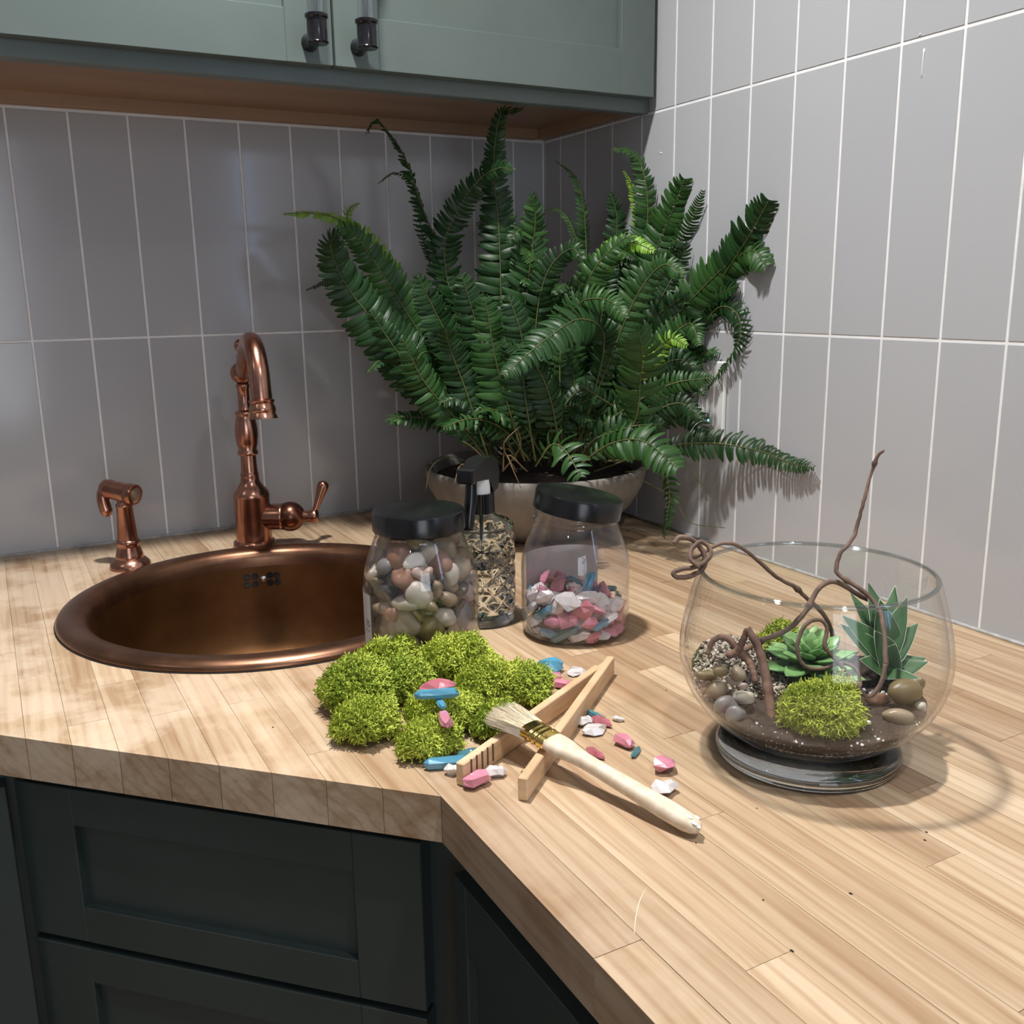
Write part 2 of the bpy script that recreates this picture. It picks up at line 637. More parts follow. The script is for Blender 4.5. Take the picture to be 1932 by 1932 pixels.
M['moss2'] = mat_noise('reindeer_moss_deep', (0.235, 0.325, 0.028), (0.43, 0.50, 0.062), 38, 0.8)
M['tong'] = mat_noise('tong_wood', (0.50, 0.325, 0.185), (0.64, 0.45, 0.275), 70, 0.55, stretch=(0.3, 0.3, 2.5))
M['groove'] = mat_noise('burnt_groove', (0.10, 0.05, 0.025), (0.15, 0.08, 0.04), 70, 0.8)
M['handle'] = mat_noise('pale_brush_handle', (0.57, 0.46, 0.335), (0.68, 0.59, 0.475), 90, 0.6, 0.15, 300, 0.0006)
M['daub'] = mat_noise('white_paint_daub', (0.80, 0.78, 0.74), (0.86, 0.84, 0.80), 60, 0.5)
M['scratch'] = mat_noise('pale_scratch', (0.66, 0.53, 0.37), (0.72, 0.60, 0.44), 60, 0.6)
M['brass'] = mat_noise('brass_ferrule', (0.66, 0.44, 0.10), (0.82, 0.60, 0.20), 40, 0.18, metal=1.0)
M['bristle'] = mat_island('bristle', [(0, (0.80, 0.69, 0.52)), (0.6, (0.92, 0.84, 0.68)), (1, (0.95, 0.91, 0.82))], 0.6)
M['gravel'] = mat_island('gravel_grains', [(0, (0.07, 0.055, 0.045)), (0.25, (0.22, 0.17, 0.13)), (0.5, (0.42, 0.35, 0.27)), (0.8, (0.60, 0.52, 0.42)), (1, (0.74, 0.68, 0.60))], 0.7)
M['perlite'] = mat_island('perlite', [(0, (0.68, 0.66, 0.62)), (1, (0.86, 0.85, 0.82))], 0.8)
M['twig'] = mat_noise('curly_twig', (0.095, 0.055, 0.040), (0.20, 0.125, 0.092), 60, 0.75, 0.5, 220, 0.0012)
M['wood2'] = mat_noise('driftwood', (0.09, 0.045, 0.03), (0.19, 0.105, 0.07), 60, 0.8, 0.4, 200, 0.001)
M['rosette'] = mat_noise('rosette_leaf', (0.12, 0.26, 0.085), (0.27, 0.44, 0.17), 26, 0.36, sss=0.0)
M['agave'] = mat_noise('pointed_leaf', (0.026, 0.080, 0.024), (0.055, 0.135, 0.042), 24, 0.5)
M['margin'] = mat_noise('leaf_margin', (0.42, 0.44, 0.36), (0.60, 0.62, 0.52), 80, 0.6)
M['steel'] = mat_noise('steel', (0.55, 0.55, 0.53), (0.65, 0.65, 0.63), 40, 0.3, metal=1.0)
M['dark'] = mat_noise('dark_hole', (0.008, 0.006, 0.005), (0.014, 0.011, 0.009), 40, 0.9)
M['led'] = mat_emit('green_led', (0.15, 0.95, 0.85), 3.0)
M['lens'] = mat_emit('lamp_lens', (1.0, 0.93, 0.84), 6.0)
M['pane'] = mat_emit('window_daylight', (0.84, 0.91, 1.0), 3.5)
M['pane1'] = mat_emit('window_daylight_bright', (0.42, 0.62, 1.0), 6.0)
PEB = {'tan': ((0.30, 0.22, 0.135), (0.46, 0.36, 0.24)), 'cream': ((0.56, 0.49, 0.38), (0.72, 0.66, 0.55)), 'olive brown': ((0.17, 0.12, 0.05), (0.30, 0.22, 0.10)),
       'grey': ((0.20, 0.185, 0.175), (0.32, 0.30, 0.28)), 'charcoal': ((0.035, 0.035, 0.035), (0.075, 0.075, 0.07)), 'rust brown': ((0.26, 0.12, 0.07), (0.40, 0.22, 0.14)),
       'brick red': ((0.36, 0.115, 0.07), (0.50, 0.21, 0.15)), 'chalk white': ((0.66, 0.62, 0.54), (0.82, 0.79, 0.72)), 'pale pink': ((0.50, 0.36, 0.29), (0.62, 0.48, 0.40))}
PEB = {k: (tuple(c * 0.72 for c in a), tuple(c * 0.72 for c in b)) if k not in ('chalk white',) else (a, b) for k, (a, b) in PEB.items()}
PM = {k: mat_noise('pebble_' + k.replace(' ', '_'), a, b, 70, 0.3, 0.12, 160, 0.001, per_object=True) for k, (a, b) in PEB.items()}
CH = {'pink': ((0.86, 0.22, 0.36), (0.93, 0.45, 0.55)), 'rose red': ((0.60, 0.13, 0.18), (0.78, 0.28, 0.34)), 'clear': ((0.92, 0.83, 0.82), (0.97, 0.94, 0.93)),
      'blue': ((0.04, 0.29, 0.52), (0.20, 0.56, 0.74)), 'teal': ((0.035, 0.15, 0.19), (0.10, 0.30, 0.34))}
CM = {}
for k, (a, b) in CH.items():
    CM[k] = mat_noise('crystal_' + k.replace(' ', '_'), a, b, 60, 0.08, 0.12, 120, 0.001, per_object=True, trans=0.38 if k != 'teal' else 0.15, ior=1.5, coat=1.0)


def rng(s):
    return np.random.default_rng(s)


# ================================================================== THE ROOM
TW, TH, G = 0.0787, 0.3134, 0.0030
ZMID = 0.3083
XL, YF = -3.0, -3.4      # far walls


def wall(name, c, s, mat):
    o = MB().box(c, s).build(name, mat, None, False)
    return tag(o, kind='structure')


fl = wall('floor', ((XL) / 2, YF / 2, -0.945), (-XL, -YF, 0.05), M['floor'])
ce = wall('ceiling', (XL / 2, YF / 2, CEIL + 0.03), (-XL, -YF, 0.06), M['ceiling'])
wb = wall('wall_back', (XL / 2, 0.0508, (CEIL - 0.92) / 2), (-XL, 0.10, CEIL + 0.92), M['grout'])
wl = wall('wall_left', (XL - 0.05, YF / 2, (CEIL - 0.92) / 2), (0.10, -YF, CEIL + 0.92), M['paint'])
wr = wall('wall_right', (0.0508, YF / 2, (CEIL - 0.92) / 2), (0.10, -YF, CEIL + 0.92), M['grout'])
wf = wall('wall_front', (XL / 2, YF - 0.05, (CEIL - 0.92) / 2), (-XL, 0.10, CEIL + 0.92), M['paint'])


def tiles(parent, axis, bounds, rows):
    cache = {}
    for (a0, a1) in bounds:
        for (z0, z1) in rows:
            w, h = a1 - a0 - G, z1 - z0 - G
            if w < 0.004:
                continue
            key = (round(w, 4), round(h, 4))
            if key not in cache:
                s = (w, 0.010, h) if axis == 'x' else (0.010, w, h)
                cache[key] = MB().box((0, 0, 0), s, 0.0007).mesh('tile', M['tile'], False)
            a, z = (a0 + a1) / 2, (z0 + z1) / 2
            # face of the tile lies in the wall plane, grout 2 mm behind it
            link('tile', cache[key], parent, (a, 0.005, z) if axis == 'x' else (0.005, a, z))


rows = [(-0.05, ZMID), (ZMID, ZMID + TH)]
bx = [-0.0017] + [-(0.0617 + k * TW) for k in range(18)]
tiles(wb, 'x', [(bx[i + 1], bx[i]) for i in range(len(bx) - 1)], rows)
by = [-0.0017] + [-(0.2914 + j * TW) for j in range(-3, 15)]
tiles(wr, 'y', [(by[i + 1], by[i]) for i in range(len(by) - 1)], rows + [(ZMID + TH, ZMID + 2 * TH), (ZMID + 2 * TH, ZMID + 3 * TH), (ZMID + 3 * TH, CEIL)])
# plain plaster beyond the tiles
tag(MB().box((-0.004, (by[-1] + YF) / 2, (CEIL - 0.92) / 2), (0.012, abs(YF - by[-1]), CEIL + 0.92)).build('wall_right_plaster', M['paint'], None, False), kind='structure')
tag(MB().box(((bx[-1] + XL) / 2, -0.004, (CEIL - 0.92) / 2), (abs(XL - bx[-1]), 0.012, CEIL + 0.92)).build('wall_back_plaster', M['paint'], None, False), kind='structure')
# caulk line where counter meets the walls
tag(MB().tube([(-1.15, -0.001, 0.001), (-0.6, -0.001, 0.0015), (-0.002, -0.001, 0.001)], 0.0032, 6).build('trim_1', M['caulk']), kind='structure')
tag(MB().tube([(-0.001, -0.002, 0.001), (-0.001, -0.9, 0.001), (-0.001, -1.46, 0.001)], 0.0026, 6).build('trim_2', M['caulk']), kind='structure')


def window(n, c, s, axis, bars):
    w = thing('window_%d' % n, None, None, c)
    w['kind'] = 'structure'
    c = np.array(c)
    ax = 0 if axis == 'x' else 1
    sz = [0, 0, s[1]]
    sz[ax] = s[0]
    d = [0.02, 0.02, 0]
    d[ax] = 0
    MB().box(c, np.array(sz) + np.array([0.006 if k != ax and k < 2 else 0 for k in range(3)])).build('pane', M['pane1' if n == 1 else 'pane'], w, False)
    fr = 0.05
    e = np.zeros(3)
    e[ax] = 1
    for sgn in (-1, 1):
        MB().box(c + e * sgn * (s[0] / 2 + fr / 2), np.array([0.03, 0.03, s[1] + 2 * fr]) + e * (fr - 0.03), 0.003).build('frame', M['white'], w, False)
        MB().box(c + np.array([0, 0, sgn * (s[1] / 2 + fr / 2)]), np.array([0.03, 0.03, fr]) + e * (s[0] - 0.03), 0.003).build('frame', M['white'], w, False)
    for b in bars:
        MB().box(c + e * b * s[0], np.array([0.024, 0.024, s[1]]), 0.002).build('mullion', M['white'], w, False)


window(1, (-0.020, -2.00, 0.70), (0.22, 0.80), 'y', (0.0,))
window(2, (-1.22, YF + 0.012, 0.45), (0.95, 1.25), 'x', (0.0,))

for (lx, ly, w_, c_) in LAMPS:
    t = thing('ceiling_lamp', 'round recessed ceiling lamp with white trim ring', 'lamp', (lx, ly, CEIL), 'recessed ceiling lamps')
    MB().lathe([(0.050, -0.001), (0.072, -0.001), (0.076, -0.004), (0.074, -0.008), (0.052, -0.006), (0.050, -0.001)], 40, None, (lx, ly, CEIL)).build('trim_ring', M['white'], t)
    MB().lathe([(0.0001, -0.002), (0.050, -0.002)], 40, None, (lx, ly, CEIL)).build('lens', M['lens'], t)

# ================================================================== COUNTER TOP (butcher block, one stave per piece)
CT = 0.0385
SC, SR = np.array([-0.637, -0.402]), 0.214
top = thing('countertop', 'pale butcher block corner countertop of long glued wooden staves', 'countertop', (0, 0, 0))
R = rng(5)


def yfront(x):
    if x >= -0.653:
        return -1.46
    if x >= -0.95:
        return -0.95 + (-0.653 - x)
    return -0.653


SWD = 0.0335
JOINTS = {-1: [-0.835 + 0.4, -0.30], 0: [-1.157, -0.62], 1: [-0.93, -1.33], 2: [-1.207, -0.74], 3: [-0.905, -0.55], 4: [-1.072, -0.69], 5: [-0.80, -1.3], 6: [-0.958, -0.45],
          7: [-1.19, -0.76], 8: [-0.826, -1.26], 9: [-0.60, -1.12], 10: [-0.757, -1.20], 11: [-0.95, -0.5], 12: [-0.86, -1.3], 13: [-0.70, -1.10], 14: [-1.018, -0.6],
          15: [-0.88, -1.21], 16: [-1.10, -0.65], 17: [-0.973, -0.52], 18: [-0.80, -1.15], -2: [-0.835, -0.12], -3: [-0.70], -5: [-0.69, -0.14], -6: [-0.59, -0.3], -7: [-0.675, -0.2], -8: [-0.53, -0.1]}
kmin = -15
for k in range(kmin, 20):
    xa, xb = -0.653 + k * SWD, -0.653 + (k + 1) * SWD
    xb = min(xb, -0.001)
    if xb - xa < 0.004:
        continue
    xa += 0.00016
    xb -= 0.00016
    js = sorted(JOINTS.get(k, [-0.25 - 0.5 * R.random()]))
    ymin = min(yfront(xa), yfront(xb))
    cuts = [ymin] + [j for j in js if ymin + 0.03 < j < -0.03] + [-0.001]
    NS = 41 if xa < SC[0] + SR and xb > SC[0] - SR else 9
    xs = np.linspace(xa, xb, NS)
    if NS > 9:      # follow the round cut-out closely where it turns
        tt = np.linspace(0, 0.7, 30)
        ex = np.concatenate([SC[0] - SR * np.cos(tt), SC[0] + SR * np.cos(tt)])
        xs = np.unique(np.concatenate([xs, ex[(ex > xa + 1e-5) & (ex < xb - 1e-5)]]))
        NS = len(xs)
    yfr = np.array([yfront(x) for x in xs])
    dx = xs - SC[0]
    ins = np.abs(dx) < SR
    half = np.sqrt(np.clip(SR ** 2 - dx ** 2, 0, None))
    for i in range(len(cuts) - 1):
        ya, yb = cuts[i] + (0.0002 if i else 0), cuts[i + 1] - 0.0002
        lo = np.maximum(ya, yfr)
        hi = np.full(NS, yb)
        lo = np.minimum(lo, hi)
        parts = []
        if ins.any():
            yt, ybm = SC[1] + half, SC[1] - half
            parts = [(np.clip(yt, lo, hi), hi), (lo, np.clip(ybm, lo, hi))]
        else:
            parts = [(lo, hi)]
        dz = R.uniform(-0.00012, 0.00012)
        for (l, h) in parts:
            if (h - l).max() < 0.002:
                continue
            wide = np.where(h - l > 2e-5)[0]      # only the stretch that has any wood left
            i0, i1 = max(wide[0] - 1, 0), min(wide[-1] + 1, NS - 1) + 1
            xp, l, h = xs[i0:i1], l[i0:i1], h[i0:i1]
            if np.ptp(l) < 1e-6 and np.ptp(h) < 1e-6:
                poly = [(xp[0], l[0]), (xp[-1], l[0]), (xp[-1], h[0]), (xp[0], h[0])]
            else:
                poly = [(x, y) for x, y in zip(xp, l)] + [(x, y) for x, y in zip(xp[::-1], h[::-1])]
                pp = []
                for q in poly:
                    if not pp or math.dist(q, pp[-1]) > 2e-5:
                        pp.append(q)
                if math.dist(pp[0], pp[-1]) < 2e-5:
                    pp.pop()
                poly = pp
            if len(poly) < 3:
                continue
            MB().prism(poly, -CT, dz).build('stave', M['block'], top, False)

# light scratch, dark specks on the counter and scuffs on the wall tiles
MB().tube([on_z(u, v, 0.0002) for u, v in spline([(1219, 1676), (1207, 1700), (1200, 1730), (1196, 1764)], 14)], np.interp(np.linspace(0, 1, 14), [0, 0.2, 0.8, 1], [0.0002, 0.0005, 0.0005, 0.0002]), 5).build('scratch', M['scratch'], top)
for (u, v, r_) in ((1313, 1590, 0.0006), (1428, 1525, 0.0006), (1605, 1686, 0.0010), (1494, 1794, 0.0010), (1748, 1570, 0.0008), (1745, 1585, 0.0008), (1257, 1302, 0.0007), (650, 990, 0.0012), (1440, 1698, 0.0006), (515, 1372, 0.0009)):
    MB().sphere(on_z(u, v, 0.0001), (r_, r_ * 1.5, 0.0002), 10, 6).build('speck', M['dark'], top)
for pth in ([(1744, 92), (1741, 118), (1739, 146)], [(1737, 64), (1733, 68)], [(1246, 288), (1249, 290)]):
    MB().tube([on_x(u, v, -0.0002) for u, v in spline(pth, 8)], np.linspace(0.0012, 0.0005, 8), 5).build('scuff', M['daub'], wr)

# ================================================================== UPPER CABINET
uc = thing('upper_cabinet', 'green shaker wall cabinet above the sink with maple underside', 'cabinet', (-0.49, -0.16, 0.62))
X0, X1, ZB, ZT = -0.985, -0.002, 0.648, 1.40
b = MB()
b.box(((X0 + X1) / 2, -0.155, (ZB + ZT) / 2 + 0.01), (X1 - X0, 0.306, ZT - ZB - 0.02))
b.build('carcass', M['green'], uc, False)
MB().box(((X0 + X1) / 2, -0.150, ZB - 0.003), (X1 - X0 - 0.02, 0.27, 0.010)).build('bottom_panel', M['maple'], uc, False)
MB().box(((X0 + X1) / 2, -0.300, 0.636), (X1 - X0, 0.020, 0.030), 0.0012).build('face_frame_rail', M['green'], uc, False)
MB().box(((X0 + X1) / 2, -0.010, 0.637), (X1 - X0 - 0.04, 0.018, 0.026), 0.001).build('back_rail', M['maple'], uc, False)
MB().box((X1 - 0.010, -0.150, 0.637), (0.018, 0.28, 0.026), 0.001).build('side_rail', M['maple'], uc, False)
MB().box((X0 + 0.010, -0.150, 0.637), (0.018, 0.28, 0.026), 0.001).build('side_rail', M['maple'], uc, False)


def shaker(parent, name, mat, O, U, Nn, w, z0, z1, stile=0.058, rail=0.060, th=0.020, rec=0.008):
    """shaker front: O a point on the back plane at u=0, U direction along the width, Nn outward normal"""
    O, U, Nn = np.array(O, float), unit(U), unit(Nn)
    Rm = np.stack([U, Nn, np.array([0, 0, 1.0])], -1)

    def bxx(u0, u1, za, zb, t0, t1, bev):
        c = O + U * (u0 + u1) / 2 + Nn * (t0 + t1) / 2
        c[2] = (za + zb) / 2
        return (c, (u1 - u0, t1 - t0, zb - za), bev, Rm)
    bm = MB()
    bm.box(*bxx(stile - 0.004, w - stile + 0.004, z0 + rail - 0.004, z1 - rail + 0.004, 0.001, th - rec, 0.0))
    d = bm.build(name, mat, parent, False)
    for (u0, u1) in ((0, stile), (w - stile, w)):
        MB().box(*bxx(u0, u1, z0, z1, 0.0, th, 0.0008)).build('stile', mat, d, False)
    for (za, zb) in ((z0, z0 + rail), (z1 - rail, z1)):
        MB().box(*bxx(stile, w - stile, za, zb, 0.0, th - 0.0001, 0.0005)).build('rail', mat, d, False)
    return d


xs_ = on_y(632, 132, -0.33)[0]
for (x0, x1, hu, hv) in ((xs_ + 0.0015, -0.008, 692, 62), (X0 + 0.003, xs_ - 0.0015, 598, 52)):
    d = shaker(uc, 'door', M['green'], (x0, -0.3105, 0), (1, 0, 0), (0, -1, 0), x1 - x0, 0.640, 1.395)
    hp = on_y(hu, hv, -0.362)
    hx, hz = hp[0], hp[2]
    MB().tube([(hx, -0.362, hz + 0.004), (hx, -0.362, hz + 0.156)], 0.0098, 20).build('handle_bar', M['acrylic'], d, sharp=40)
    for s, zc in ((1, hz), (-1, hz + 0.16)):
        e = MB()
        e.lathe([(0.0001, -0.018), (0.0118, -0.018), (0.0132, -0.0165), (0.0120, -0.014), (0.0118, 0.009), (0.0136, 0.011), (0.0136, 0.014), (0.0118, 0.015), (0.0001, 0.015)], 28, np.diag([1, 1, s]), (hx, -0.362, zc))
        e.tube([(hx, -0.362, zc - s * 0.010), (hx, -0.345, zc - s * 0.010), (hx, -0.3310, zc - s * 0.010)], [0.0078, 0.0072, 0.0105], 20)
        e.build('handle_end', M['blackm'], d, sharp=40)

# ================================================================== BASE CABINETS
ZC0, ZC1 = -0.92, -CT - 0.0005
DN = unit((-1, -1, 0))
DU = unit((-1, 1, 0))
P0 = np.array([-0.653, -0.95, 0]) - DN * 0.022
PA = P0 + DU * 0.006
PB = P0 + DU * 0.4145
cb = thing('base_cabinet', 'shaded green angled corner base cabinet with stacked shaker drawers', 'cabinet', (-0.5, -0.5, ZC0))
Pb = P0 - DN * 0.0205
MB().prism([(-0.012, -0.012), (-0.012, Pb[1] - 0.004), (Pb[0], Pb[1] - 0.004), ((Pb + DU * 0.42)[0], (Pb + DU * 0.42)[1]), ((Pb + DU * 0.42)[0], -0.012)], ZC0, -0.30).build('carcass', M['shaded_green'], cb, False)
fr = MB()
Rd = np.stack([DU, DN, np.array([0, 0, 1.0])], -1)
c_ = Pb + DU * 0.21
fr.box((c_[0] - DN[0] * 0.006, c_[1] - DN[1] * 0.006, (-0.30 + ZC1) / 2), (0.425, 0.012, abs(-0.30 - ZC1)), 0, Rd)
fr.build('face_frame', M['shaded_green'], cb, False)
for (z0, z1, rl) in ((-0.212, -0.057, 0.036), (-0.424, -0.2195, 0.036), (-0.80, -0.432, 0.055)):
    shaker(cb, 'drawer_front', M['shaded_green'], Pb + DU * 0.028, DU, DN, 0.394, z0, z1, 0.060, rl)
# run along the side wall
rb = thing('base_cabinet', 'shaded green base cabinet under the long counter run by the side wall', 'cabinet', (-0.32, -1.3, ZC0))
XFc = -0.622
MB().prism([(-0.012, -0.935), (-0.012, -1.44), (XFc, -1.44), (XFc, -0.935)], ZC0, ZC1).build('carcass', M['shaded_green'], rb, False)
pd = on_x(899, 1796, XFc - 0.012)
shaker(rb, 'door', M['shaded_green'], (XFc, -0.942, 0), (0, -1, 0), (-1, 0, 0), 0.49, -0.80, pd[2] + 0.058, abs(pd[1] + 0.942), 0.058)
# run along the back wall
lb = thing('base_cabinet', 'shaded green base cabinet beside the angled drawers along the back wall', 'cabinet', (-1.1, -0.3, ZC0))
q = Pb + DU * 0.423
MB().prism([(q[0] - 0.006, -0.012), (q[0] - 0.006, q[1] - 0.004), (-1.155, q[1] - 0.004), (-1.155, -0.012)], ZC0, ZC1).build('carcass', M['shaded_green'], lb, False)
shaker(lb, 'door', M['shaded_green'], (q[0] - 0.020, q[1] - 0.004, 0), (-1, 0, 0), (0, -1, 0), 0.17, -0.80, -0.057, 0.05, 0.05)

# ================================================================== SINK
sk = thing('sink', 'round aged copper drop in sink with rolled rim', 'sink', (SC[0], SC[1], 0))
sc3 = (SC[0], SC[1], 0)
MB().lathe([(0.2120, -0.012), (0.2128, 0.0003), (0.2420, 0.0003), (0.2425, 0.003), (0.2395, 0.0075), (0.233, 0.0105), (0.224, 0.0115), (0.215, 0.0095), (0.2085, 0.004), (0.2065, -0.004), (0.2055, -0.014)], 96, None, sc3).build('rim', M['rim'], sk)
prof = [(0.2057, -0.012), (0.203, -0.05), (0.199, -0.09), (0.190, -0.125), (0.172, -0.148), (0.14, -0.158), (0.08, -0.163), (0.03, -0.166), (0.0001, -0.167)]
MB().lathe(prof, 96, None, sc3).build('basin', M['sink'], sk)
MB().lathe([(0.2405, 0.0002), (0.2435, 0.0002), (0.2435, 0.0012), (0.2415, 0.0014)], 96, None, sc3).build('gasket', M['dark'], sk)
MB().lathe([(0.0001, -0.163), (0.020, -0.163), (0.026, -0.161), (0.028, -0.164)], 32, None, sc3).build('drain', M['copper_dark'], sk)
# overflow: eight holes in two rows with a screw between
oc = on_y(497, 1093, -0.402 + 0.195)


def basin_point(u, v):
    d = ray(u, v)
    lo_, hi_ = 1.0, 1.7
    best = None
    for t in np.linspace(lo_, hi_, 1500):
        p_ = CAM + d * t
        rr = np.interp(-p_[2], [-0.02, 0.012, 0.05, 0.09, 0.125], [0.206, 0.2057, 0.203, 0.199, 0.190])
        if p_[2] < 0 and math.hypot(p_[0] - SC[0], p_[1] - SC[1]) > rr and t > 1.15 and p_[1] > SC[1]:
            best = p_
            break
    return best


for (hu, hv, sz) in [(466, 1088, 1), (481, 1087, 1), (509, 1085, 1), (522, 1085, 1), (466, 1103, 1), (482, 1102, 1), (510, 1099, 1), (524, 1098, 1), (497, 1092, 2)]:
    pt = basin_point(hu, hv)
    if pt is None:
        continue
    nrm = unit(np.array([SC[0] - pt[0], SC[1] - pt[1], 0.02]))
    fm = frame(nrm)
    if sz == 1:
        MB().lathe([(0.0001, 0.0006), (0.0040, 0.0006), (0.0046, 0.0009), (0.0050, 0.0002)], 16, fm, pt).build('overflow_hole', M['dark'], sk)
    else:
        MB().sphere(pt + nrm * 0.001, (0.0055, 0.0055, 0.003), 16, 10, fm).build('overflow_screw', M['steel'], sk)

# ================================================================== FAUCET
FB = np.array([-0.587, -0.1305, 0.0])
fa = thing('faucet', 'antique copper gooseneck faucet with side lever behind the sink', 'faucet', FB)
MB().lathe([(0.0001, 0.0002), (0.031, 0.0002), (0.0315, 0.003), (0.030, 0.008), (0.0265, 0.010), (0.025, 0.012), (0.024, 0.016)], 40, None, FB).build('base_flange', M['copper'], fa)
MB().lathe([(0.0265, 0.008), (0.0262, 0.075), (0.0268, 0.078), (0.0250, 0.084), (0.019, 0.091), (0.0142, 0.098), (0.0128, 0.106), (0.0136, 0.109), (0.0125, 0.111), (0.0118, 0.116),
            (0.0112, 0.135), (0.0112, 0.141)], 40, None, FB).build('body', M['copper'], fa)
MB().lathe([(0.0112, 0.138), (0.0145, 0.139), (0.0152, 0.1415), (0.0143, 0.144), (0.0128, 0.147), (0.0150, 0.156), (0.0166, 0.168), (0.0162, 0.180), (0.0140, 0.192), (0.0128, 0.196), (0.0142, 0.199), (0.0142, 0.202), (0.0105, 0.204),
            (0.0088, 0.206), (0.0085, 0.236), (0.0098, 0.238), (0.0105, 0.241), (0.008, 0.243)], 40, None, FB).build('column', M['copper'], fa)
bc = FB + np.array([0, 0, 0.258])
fb = MB()
fb.sphere(bc, 0.0165, 28, 18)
fb.lathe([(0.005, 0.014), (0.0045, 0.020), (0.0062, 0.022), (0.0062, 0.026), (0.004, 0.028), (0.0038, 0.031)], 20, None, bc)
fb.sphere(bc + [0, 0, 0.039], (0.0082, 0.0082, 0.0095), 20, 14)
fb.build('finial', M['copper'], fa)
SD = unit((-0.10, -1.0, 0))
sp_pts = [(0.004, 0.256), (0.025, 0.266), (0.055, 0.287), (0.088, 0.303), (0.120, 0.307), (0.148, 0.296), (0.166, 0.272), (0.173, 0.245), (0.1745, 0.233)]
path = spline([FB + SD * l + np.array([0, 0, z]) for l, z in sp_pts], 40)
MB().tube(path, np.interp(np.linspace(0, 1, 40), [0, 0.2, 0.7, 1], [0.0100, 0.0118, 0.0132, 0.0135]), 24).build('spout', M['copper'], fa, sharp=50)
tip, td = path[-1], unit(path[-1] - path[-3])
fm = frame(td)
MB().lathe([(0.0132, -0.004), (0.0162, -0.002), (0.0162, 0.000), (0.0142, 0.002), (0.0168, 0.008), (0.0172, 0.012), (0.0158, 0.014), (0.0184, 0.020), (0.0186, 0.022), (0.0145, 0.022), (0.0140, 0.016), (0.0001, 0.015)], 32, fm, tip).build('spray_head', M['copper'], fa, sharp=50)
LD = unit((0.88, -0.47, 0))
a0 = FB + np.array([0, 0, 0.044])
MB().lathe([(0.0195, 0.010), (0.0195, 0.042), (0.0203, 0.044), (0.0190, 0.046)], 32, frame(LD), a0).build('valve_arm', M['copper'], fa)
sb = a0 + LD * 0.056
MB().sphere(sb, 0.0222, 28, 18).build('valve_ball', M['copper_dark'], fa)
MB().lathe([(0.008, 0.016), (0.0088, 0.022), (0.0090, 0.031), (0.0108, 0.033), (0.0108, 0.039), (0.0090, 0.041), (0.0001, 0.041)], 24, frame(LD), sb).build('lever_hub', M['copper'], fa)
lv0 = sb + LD * 0.0345
lv1 = at(612, 908, (lv0 - CAM) @ CF + 0.004)
MB().tube(spline([lv0, lv0 + (lv1 - lv0) * 0.5, lv1], 22), np.interp(np.linspace(0, 1, 22), [0, 0.15, 0.5, 0.85, 0.95, 1.0], [0.0042, 0.0042, 0.0058, 0.0088, 0.0078, 0.003]), 18).build('lever', M['copper'], fa)
# side sprayer
SB = np.array([-0.767, -0.158, 0.0])
ss = thing('side_sprayer', 'short antique copper side sprayer standing beside the sink rim', 'sprayer', SB)
MB().lathe([(0.0001, 0.0), (0.0275, 0.0), (0.0275, 0.0025), (0.026, 0.008), (0.0215, 0.0125), (0.0185, 0.0145), (0.0185, 0.017), (0.0175, 0.021), (0.0150, 0.030), (0.0150, 0.033), (0.0162, 0.036), (0.0150, 0.039), (0.0140, 0.040)], 36, None, SB).build('base_flange', M['copper'], ss, sharp=50)
MB().lathe([(0.0136, 0.038), (0.0105, 0.085), (0.0112, 0.087), (0.0112, 0.090), (0.009, 0.092), (0.0085, 0.098)], 32, None, SB).build('grip', M['copper'], ss)
HD = unit((0.66, -0.72, -0.14))
hc = SB + np.array([-0.004, 0.002, 0.108])
MB().lathe([(0.0001, -0.030), (0.008, -0.029), (0.0125, -0.024), (0.0135, -0.016), (0.0125, -0.008), (0.0132, 0.000), (0.0130, 0.014), (0.0142, 0.015), (0.0146, 0.024), (0.0140, 0.0265), (0.0105, 0.027)], 32, frame(HD), hc).build('spray_head', M['copper'], ss, sharp=50)
MB().lathe([(0.0105, 0.0268), (0.0085, 0.0275), (0.0001, 0.0272)], 28, frame(HD), hc).build('nozzle_face', M['steel'], ss)
tp = hc - HD * 0.024
MB().tube(spline([tp + [0, 0, 0.004], tp + [-0.004, 0.003, -0.010], tp + [-0.002, 0.0015, -0.030], tp + [0.002, -0.002, -0.038]], 16), np.interp(np.linspace(0, 1, 16), [0, 0.5, 0.9, 1], [0.0065, 0.0085, 0.0085, 0.004]), 14).build('trigger', M['copper'], ss)

# ================================================================== WALL OUTLET
pr_ = on_x(1367, 760, -0.004)
pt_, pb_ = on_x(1367, 672, -0.004)[2], on_x(1362, 848, -0.004)[2]
ol = thing('wall_outlet', 'white rectangular outlet plate with tiny green light behind the fern', 'outlet', (0, pr_[1] + 0.035, (pt_ + pb_) / 2))
oy, oz = pr_[1] + 0.036, (pt_ + pb_) / 2
MB().box((-0.0032, oy, oz), (0.0064, 0.072, 0.116), 0.0018).build('plate', M['white'], ol, False)
MB().box((-0.0068, oy, oz), (0.003, 0.034, 0.068), 0.0008).build('receptacle', M['white'], ol, False)
for zz in (-0.02, 0.02):
    for yy in (-0.006, 0.006):
        MB().box((-0.0084, oy + yy, oz + zz), (0.0004, 0.002, 0.008)).build('slot', M['dark'], ol, False)
lp = on_x(1336, 793, -0.0086)
MB().sphere((-0.0083, lp[1], lp[2]), (0.0009, 0.0016, 0.0016), 12, 8).build('indicator_light', M['led'], ol)
for zz in (-0.048, 0.048):
    MB().sphere((-0.0064, oy, oz + zz), (0.0008, 0.003, 0.003), 12, 8).build('screw', M['white'], ol)

